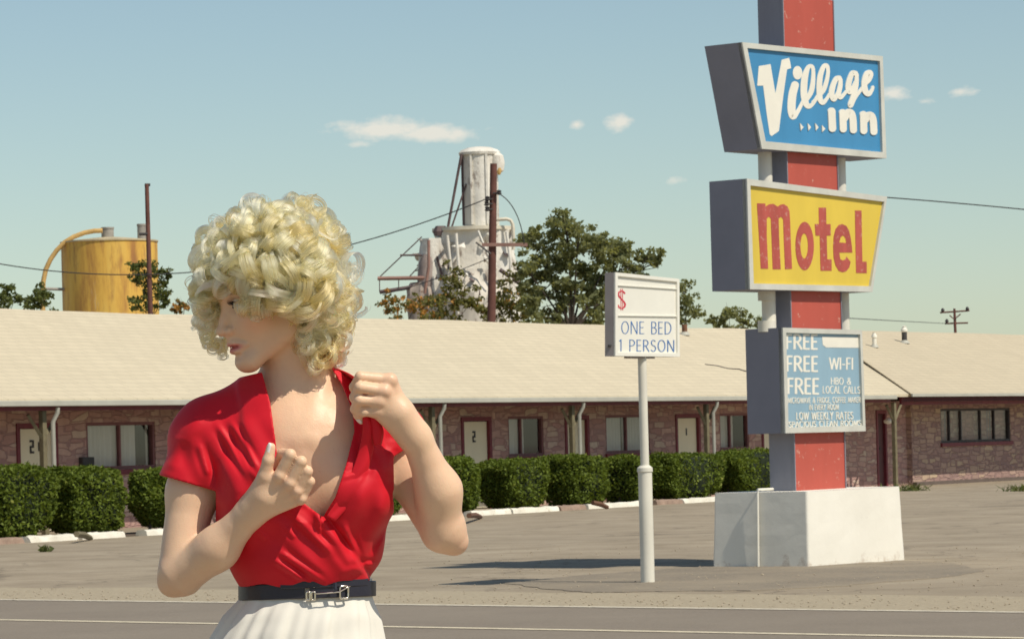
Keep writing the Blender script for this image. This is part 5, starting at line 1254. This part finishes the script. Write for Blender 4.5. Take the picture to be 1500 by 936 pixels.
# openings: the V, the neck, sleeve hems, lower hem
def inpoly(poly):
    r = np.zeros(PU.shape, bool); n = len(poly)
    for i in range(n):
        x0, y0 = poly[i]; x1, y1 = poly[(i+1) % n]
        if y0 == y1: continue
        c = ((PV > min(y0, y1)) & (PV <= max(y0, y1))); r ^= c & (PU < x0+(PV-y0)*(x1-x0)/(y1-y0))
    return r
edge = np.minimum(dl, dr); vin = inpoly(neck+[(486,480),(384,480)])
cut = np.where(vin, -edge, edge)*px_; cut = np.where(Y < PD+.012, cut, np.maximum(cut, (Y-(PD+.012))))
nk_line = (PV - np.interp(PU, [300, 350, 384, 430, 486, 540], [540, 553, 545, 552, 537, 570]))*px_            # above this there is no cloth
hemL = ((PV-(697+(PU-238)*.285))*px_); hemL = np.where(PU < 316, hemL, -1); hemL = np.where(PV < 735, hemL, np.where(PU < 316, 1, -1))
armcut = np.where((PU < 330) & (PV > 735+0*PU), 1.0, hemL)
rem = (PU < 322) & (PV > 716)
hemR = ((PV-(668-(PU-578)*.62))*px_); hemR = np.where(PU > 577, hemR, -1)
low = (PV-(856+2.2*np.sin(PU*.11)+np.interp(PU, [355, 430, 446, 470, 512, 530, 548], [1, 2, -3, 1, -5, -8, -4])))*px_
shell = np.maximum(bd, -(bd+4.6*px_))
sh = np.maximum.reduce([shell, -cut, -nk_line, low])
sleeveL = PU < 318
sh = np.where(sleeveL, np.maximum(sh, hemL), sh)
sh = np.maximum(sh, hemR)
bl_v, bl_f = Bk.mesh(sh.astype(np.float32)); bl_v = relax(bl_v, bl_f, 2, .45)
blouse = mesh_obj('blouse', bl_v, bl_f, RED, woman, smooth=True)
# the lifted side of the collar: a sheet from the neck to the gripping hand and down the lapel
A_ = [(484,538,14),(496,541,-18),(510,547,-55),(522,556,-92),(527,572,-119),(529,592,-122),(531,614,-118),(530,640,-110),(519,680,-104),(500,722,-104),(478,756,-106)]
Bc = [(498,548,20),(514,556,-6),(528,566,-36),(536,580,-66),(540,598,-86),(545,616,-94),(549,636,-96),(546,662,-96),(538,692,-96),(520,730,-98),(490,764,-102)]
ra = resample([wp(*q) for q in A_], 6); rb = resample([wp(*q) for q in Bc], 6); K_ = 9; v = []
for i in range(len(ra)):
    for j in range(K_):
        s = j/(K_-1); w3 = ra[i]*(1-s)+rb[i]*s; bul = math.sin(math.pi*s)*(.007*math.sin(math.pi*i/len(ra))+.002*math.sin(i*.5+s*4)); v.append(w3 + np.array([.2, -1, .15])*bul)
f = [(i*K_+j, i*K_+j+1, (i+1)*K_+j+1, (i+1)*K_+j) for i in range(len(ra)-1) for j in range(K_-1)]
cs_ = MB().add(v, f).build('collar', RED, woman, smooth=True); sm = cs_.modifiers.new('cloth', 'SOLIDIFY'); sm.thickness = .0028; sm.offset = 0
sb = cs_.modifiers.new('soft', 'SUBSURF'); sb.levels = 1; sb.render_levels = 1
# tail of cloth pinched below the hand
A2 = [(540,590,-112),(541,612,-110),(545,634,-108),(549,652,-104)]; B2_ = [(552,600,-106),(556,618,-106),(560,632,-102),(557,650,-96)]
ra = resample([wp(*q) for q in A2], 6); rb = resample([wp(*q) for q in B2_], 6); v = []
for i in range(len(ra)):
    for j in range(5): s = j/4; v.append(ra[i]*(1-s)+rb[i]*s+np.array([0, -1, 0])*.004*math.sin(math.pi*s))
MB().add(v, [(i*5+j, i*5+j+1, (i+1)*5+j+1, (i+1)*5+j) for i in range(len(ra)-1) for j in range(4)]).build('collar_fold', RED, woman, smooth=True).modifiers.new('cloth', 'SOLIDIFY').thickness = .003
del X, Y, Z, PU, PV, disp, front, shell, sh, bd, cut, S, Bk

# ------------------------------------------------------------------ belt and skirt
m, t, b = newmat('navy_leather'); b.inputs['Base Color'].default_value = (.020, .020, .034, 1); b.inputs['Roughness'].default_value = .38; bump(t, b, noise(t, 160, 4), .15, .002); NAVY = m
m, t, b = newmat('polished_buckle'); b.inputs['Base Color'].default_value = (.75, .70, .6, 1); b.inputs['Metallic'].default_value = 1; b.inputs['Roughness'].default_value = .22; BUCK = m
m, t, b = newmat('white_cotton'); c = ramp(t, noise(t, 12, 5), [(.3, (.71, .68, .61)), (.7, (.78, .755, .68))]); t.links.new(c, b.inputs['Base Color']); b.inputs['Roughness'].default_value = .85
b.inputs['Sheen Weight'].default_value = .1; bump(t, b, noise(t, 500, 3), .12, .001); WHC = m
bc = wp(450, 864, 2)
def belt_pt(a, off, rx=97, ry=74, tilt=True): 
    x, y = math.cos(a), math.sin(a); return wp(450 + x*(rx+off), 864.5 - x*3.4 + (0 if not tilt else 0), 2 + y*(ry+off))
def band(a0, a1, y0, y1, off0, off1, n=70, th=3.2, dy0=0.0, dy1=0.0):
    mb = MB(); v = []
    for i, a in enumerate(np.linspace(a0, a1, n)):
        s = i/(n-1); o = off0+(off1-off0)*s; c0 = belt_pt(a, o); e = (wp(450,800)-wp(450,801)); dn = (dy0+(dy1-dy0)*s)
        for yy_, oo in ((y0, 0), (y0, th), (y0+1.2, th+.9), (y1-1.2, th+.9), (y1, th), (y1, 0)): v.append(belt_pt(a, o+oo) - e*(yy_+dn))
    k = 6; f = [(i*k+j, i*k+(j+1) % k, (i+1)*k+(j+1) % k, (i+1)*k+j) for i in range(n-1) for j in range(k)]; f += [tuple(range(k)), tuple(range((n-1)*k+k-1, (n-1)*k-1, -1))]
    return mb.add(v, f)
# angle runs round the waist: -pi/2 faces the camera
belt = band(R_(-88), R_(268), -11, 11.5, 0, 0, 120).build('belt', NAVY, woman, auto=True)
band(R_(-112), R_(-28), -14.5, -3.5, 4.5, 1, 40, 2.6, 0, 0).build('belt_end', NAVY, belt, auto=True)
e1 = wp(450,800)-wp(450,801)
def loop(cx, cy, w_, h_, r_, name, off=8.0):
    pts = []
    for a in np.linspace(0, 2*math.pi, 25):
        x = np.sign(math.cos(a))*abs(math.cos(a))**.35*w_/2; y = np.sign(math.sin(a))*abs(math.sin(a))**.35*h_/2
        xx = (cx+x-450)/97.0; dy = -74*math.sqrt(max(0, 1-xx*xx))-off
        pts.append(wp(cx+x, cy+y, 2+dy))
    MB().tube(pts, r_*px_, 6, cap=False).build(name, BUCK, belt, smooth=True)
loop(451.5, 872.5, 5, 12, 1.6, 'belt_loop'); loop(459, 872.3, 5, 12, 1.6, 'belt_loop')
loop(504, 867, 12, 18, 1.7, 'buckle', 9); 
MB().tube([wp(x, y, dy) for x, y, dy in ((463,869,-86),(480,868,-84),(497,866.5,-80),(507,861,-78),(513,858,-76))], 1.1*px_, 6).build('buckle_pin', BUCK, belt, smooth=True)
MB().tube([wp(x, y, dy) for x, y, dy in ((491,853,-82),(491,863,-83))], 3*px_, 6).build('belt_keeper', NAVY, belt)
v = []; nth, nz = 300, 60; rk = np.random.default_rng(5); ph = rk.uniform(0, 6.28, 6)
for i in range(nz):
    y = 846 + (1420-846)*(i/(nz-1))**1.5; g_ = np.clip((y-873)/34, 0, 1); h_ = max(0.0, y-872)
    rx = np.interp(y, [846, 872, 884, 905, 936, 1000, 1150, 1420], [93, 93, 99, 112, 124, 146, 185, 232]); ry = np.interp(y, [846, 872, 884, 905, 936, 1000, 1150, 1420], [70, 70, 75, 86, 96, 114, 150, 200]); cxx = np.interp(y, [846, 872, 936, 1420], [450, 450, 435, 432])
    for j in range(nth):
        a = 2*math.pi*j/nth; aa = a + .05*math.sin(3*a+ph[0])*g_ + .03*math.sin(y*.03+ph[1])
        q = math.sin(11*aa+ph[2])+.7*math.sin(19*aa+ph[3]+y*.004)+.45*math.sin(31*aa+ph[4]); q = np.sign(q)*abs(q)**.8
        fld = 1 + (.004+.021*g_)*q*(1-.35*np.clip(h_/400, 0, 1)) 
        v.append(wp(cxx+rx*(fld+.006*g_*math.sin(a*7+y*.09)*math.sin(y*.05+a*4))*math.cos(a), y + 3*g_*math.sin(5*a+ph[5]), 4+ry*(fld+.012*g_*math.sin(a*9+y*.10)*math.sin(y*.06-a*5))*math.sin(a)))
f = [(i*nth+j, i*nth+(j+1) % nth, (i+1)*nth+(j+1) % nth, (i+1)*nth+j) for i in range(nz-1) for j in range(nth)]
sk = MB().add(v, f).build('skirt', WHC, woman, smooth=True); sm = sk.modifiers.new('cloth', 'SOLIDIFY'); sm.thickness = .0025; sm.offset = -1
for sx in (-1, 1):
    x = 443+sx*40; MB().tube([wp(x, 1893, 22), wp(x, 1893, -20), wp(x+sx, 1901, -70), wp(x+sx*2, 1904, -122), wp(x+sx*2, 1906, -142)], [22*px_, 26*px_, 27*px_, 24*px_, 10*px_], 14).build('shoe', NAVY, woman, smooth=True)
    MB().tube([wp(x, 1885, 30), wp(x, 1917, 34)], [10*px_, 6*px_], 10).build('shoe_heel', NAVY, woman, auto=True)
# ------------------------------------------------------------------ hair: ringlets of fine strands
rh = np.random.default_rng(21)
def in2(p, poly):
    x, y = p; r = False; n = len(poly)
    for i in range(n):
        x0, y0 = poly[i]; x1, y1 = poly[(i+1) % n]
        if (y0 > y) != (y1 > y) and x < x0+(y-y0)*(x1-x0)/(y1-y0): r = not r
    return r
hair_out = [(281,425),(283,395),(291,365),(296,345),(312,330),(336,318),(356,312),(374,298),(400,300),(425,304),(446,318),(464,328),(484,360),(492,395),(506,425),(526,448),(522,476),(512,500),(506,522),(488,536),(466,524),(448,512),(440,490),(436,470),(418,455),(404,447),(394,456),(386,458),(374,462),(364,452),(356,432),(344,416),(328,412),(314,428),(308,452),(304,474),(296,480),(284,470),(279,448)]
HCX, HCY = 406, 418
cand = []
tries = 0
while len(cand) < 150 and tries < 60000:
    tries += 1; p = np.array([rh.uniform(275, 532), rh.uniform(290, 545)])
    if not in2(p, hair_out): continue
    mind = 15.5 - tries*2e-4
    if all(np.hypot(*(p-q[:2])) > mind for q in cand): cand.append(p)
locks = []
for p in cand:
    dx, dy = (p[0]-HCX)/128, (p[1]-HCY)/126; r2 = min(.97, dx*dx+dy*dy); dp = -112*math.sqrt(1-r2)
    if p[1] > 470 and p[0] > 430: dp = -56 + (p[0]-430)*.5
    if p[0] < 330 and p[1] > 425: dp = -28 + rh.normal(0, 12)
    locks.append((HCX+(p[0]-HCX)*(.93 if p[0] < HCX else .86), HCY+(p[1]-HCY)*.93, dp*.95+rh.normal(0, 6)))
for k in range(120):                                            # the far side of the head
    th, z0 = rh.uniform(0, math.pi), rh.uniform(-.85, .95); rr = math.sqrt(1-z0*z0); locks.append((HCX+2+108*rr*math.cos(th), HCY-10-118*z0, 8+96*rr*math.sin(th)))
hang = [(300,500,0,9),(304,478,-10,12),(316,505,4,8),(326,512,8,6),(458,532,-52,12),(476,522,-46,14),(494,505,-36,14),(486,532,-20,12),(468,498,-58,14),(450,505,-62,11),(505,480,-20,14),(446,486,-70,12),(370,440,-98,13),(360,448,-94,10),(381,456,-90,9),(372,462,-86,7),(296,448,-40,16),(290,420,-40,16)]
SV = []; 
scalp_c = hp(0, -1.2, 2.4)
def put_lock(px, py, dp, R=None, ns=34, turns=None, stem=True, axis=None, wid=None, seed=0):
    c = wp(px, py, dp); outv = c - scalp_c; dist = np.linalg.norm(outv); outv = outv/dist
    R = (rh.uniform(11, 23) if R is None else R)*px_; turns = rh.uniform(.95, 1.7) if turns is None else turns
    ax = rh.normal(size=3)*np.array([1, .8, .9]) if axis is None else np.asarray(axis, float); ax = ax - outv*(ax@outv)*.55; ax /= np.linalg.norm(ax)
    e1_ = np.cross(ax, outv); e1_ /= np.linalg.norm(e1_); e2_ = np.cross(ax, e1_)
    if e2_@outv > 0: e1_, e2_ = e1_, -e2_
    sgn = rh.choice((-1, 1)); n0, n1 = 9, 27
    ph = np.linspace(0, turns*2*math.pi, n1); rad = R*(1-.38*np.linspace(0, 1, n1)**1.2); adv = np.linspace(-.55, .75, n1)*R*rh.uniform(.5, 1.6)
    # start of the coil lies on the inner side, towards the scalp
    coil = c + outv*0 + np.cos(ph)[:, None]*(-outv)*rad[:, None]*.9 + sgn*np.sin(ph)[:, None]*e1_*rad[:, None] + ax*adv[:, None]
    root = scalp_c + (c - scalp_c)*.0 + outv*.083 + z_*rh.uniform(.0, .03) + rh.normal(0, .008, 3)
    if dist < .10: root = c - outv*.02
    tan0 = (coil[1]-coil[0]); tan0 /= np.linalg.norm(tan0); ctl = coil[0]-tan0*R*1.6
    tt = np.linspace(0, 1, n0, endpoint=False)[:, None]; stem_ = (1-tt)**2*root + 2*tt*(1-tt)*ctl + tt*tt*coil[0]
    path = np.vstack([stem_, coil]) if stem else coil
    n = len(path); s = np.linspace(0, 1, n)
    wv_ = (rh.uniform(4.5, 10.5) if wid is None else wid)*px_
    tg = np.gradient(path, axis=0); tg /= np.linalg.norm(tg, axis=1)[:, None]
    # a lock is a curved ribbon: wide along the coil's axis, thin across
    bd_ = ax - tg*(tg@ax)[:, None]; bd_ /= np.linalg.norm(bd_, axis=1)[:, None]; nb = np.cross(tg, bd_)
    k = ns; a = rh.uniform(-1, 1, k); bq = rh.normal(0, .25, k)
    wprof = wv_*(.55+.75*np.sin(np.pi*np.clip(s*.92+.06, 0, 1)))*(1-.55*s**4); tprof = wprof*.42
    wob = .07*np.sin(s[None]*rh.uniform(4, 9, (k, 1))*2+rh.uniform(0, 6.28, (k, 1)))
    aa = a[:, None]+wob; bb_ = bq[:, None] + .22*np.cos(a*1.6)[:, None] + .1*np.sin(s[None]*rh.uniform(5, 12, (k, 1))+rh.uniform(0, 6.28, (k, 1)))
    pts = path[None] + bd_[None]*(aa*wprof[None])[..., None] + nb[None]*(bb_*tprof[None])[..., None]
    fz = (rh.uniform(0, 1, k) > .93)[:, None, None]*rh.normal(0, 1, (k, 1, 3))*(s[None, :, None]**2)*.006
    SV.append((pts+fz, rh.uniform(.32, .62, k)*.00105, tg))
for i, (x, y, dp) in enumerate(locks): put_lock(x, y, dp, ns=56 if i < len(cand) else 24)
for x, y, dp, r in hang:
    for _ in range(2): put_lock(x+rh.normal(0, 3), y+rh.normal(0, 3), dp+rh.normal(0, 4), r*rh.uniform(.85, 1.15), 26, rh.uniform(1.1, 1.8), True, (rh.normal(0, .3), -1, rh.normal(0, .3)) if rh.uniform() < .6 else (rh.normal(0, .3), .3, 1))
# short fuzz standing off the outline
for _ in range(150):
    x, y, dp = locks[rh.integers(0, len(cand))]; put_lock(HCX+(x-HCX)*1.09, HCY+(y-HCY)*1.09, dp*.9, rh.uniform(8, 18), 3, rh.uniform(.6, 1.3), True, None, 5)
m, t, b = newmat('blonde_hair'); t.nodes.remove(b)
hb = t.nodes.new('ShaderNodeBsdfHairPrincipled'); hb.model = 'CHIANG'; hb.parametrization = 'COLOR'
a = t.nodes.new('ShaderNodeAttribute'); a.attribute_name = 'tone'
t.links.new(ramp(t, a.outputs['Fac'], [(0, (.58, .315, .10)), (.45, (.83, .555, .215)), (1, (.95, .765, .42))]), hb.inputs['Color'])
hb.inputs['Roughness'].default_value = .28; hb.inputs['Radial Roughness'].default_value = .42
t.links.new(hb.outputs[0], t.nodes['Material Output'].inputs['Surface'])
HAIR = m
hc = bpy.data.hair_curves.new('hair')
sizes = [p.shape[1] for p, r_, g_ in SV for _ in range(p.shape[0])]
hc.add_curves(sizes)
off_ = np.array(wloc(woman))
allp = np.vstack([p.reshape(-1, 3) for p, r_, g_ in SV]) - off_
hc.attributes['position'].data.foreach_set('vector', allp.astype(np.float32).ravel())
rad_ = np.concatenate([(r_[:, None]*(1-.7*np.linspace(0, 1, p.shape[1])**3)[None]).ravel() for p, r_, g_ in SV])
at = hc.attributes.get('radius') or hc.attributes.new('radius', 'FLOAT', 'POINT'); at.data.foreach_set('value', rad_.astype(np.float32))
tn_ = np.concatenate([np.repeat(np.clip(rh.normal(.48, .3)+rh.normal(0, .16, p.shape[0]), 0, 1), p.shape[1]) for p, r_, g_ in SV])
at = hc.attributes.new('tone', 'FLOAT', 'POINT'); at.data.foreach_set('value', tn_.astype(np.float32))
hc.materials.append(HAIR)
hair = bpy.data.objects.new('hair', hc); COL.objects.link(hair); hair.parent = woman
# the scalp layer under the curls
sc_ = MB(); nu, nv = 40, 24; vs_ = []
for i in range(nv):
    th = math.pi*(i+.5)/nv*.80
    for j in range(nu):
        ph_ = 2*math.pi*j/nu; l_, f_, u2_ = math.sin(th)*math.cos(ph_), math.sin(th)*math.sin(ph_), math.cos(th)
        k = 1+.03*math.sin(7*ph_+i)+.02*math.sin(13*ph_-i*2); vs_.append(hp(l_*8.4*k, -1.9+f_*9.4*k, 2.6+u2_*8.9*k))
fs3 = [(i*nu+j, (i+1)*nu+j, (i+1)*nu+(j+1) % nu, i*nu+(j+1) % nu) for i in range(nv-1) for j in range(nu)]
# open over the face
keep = []
for q in fs3:
    ce = np.mean([vs_[i] for i in q], 0); r = (ce-HO)/HS
    if (r@hf) > 3.2 and (r@hu) < 4.5: continue
    keep.append(q)
SCALP = paint('hair_roots', (.8, .64, .38), .6, .25, 60, bmp=.5)
sc_.add(vs_, keep).build('hair_underlayer', SCALP, hair, smooth=True)
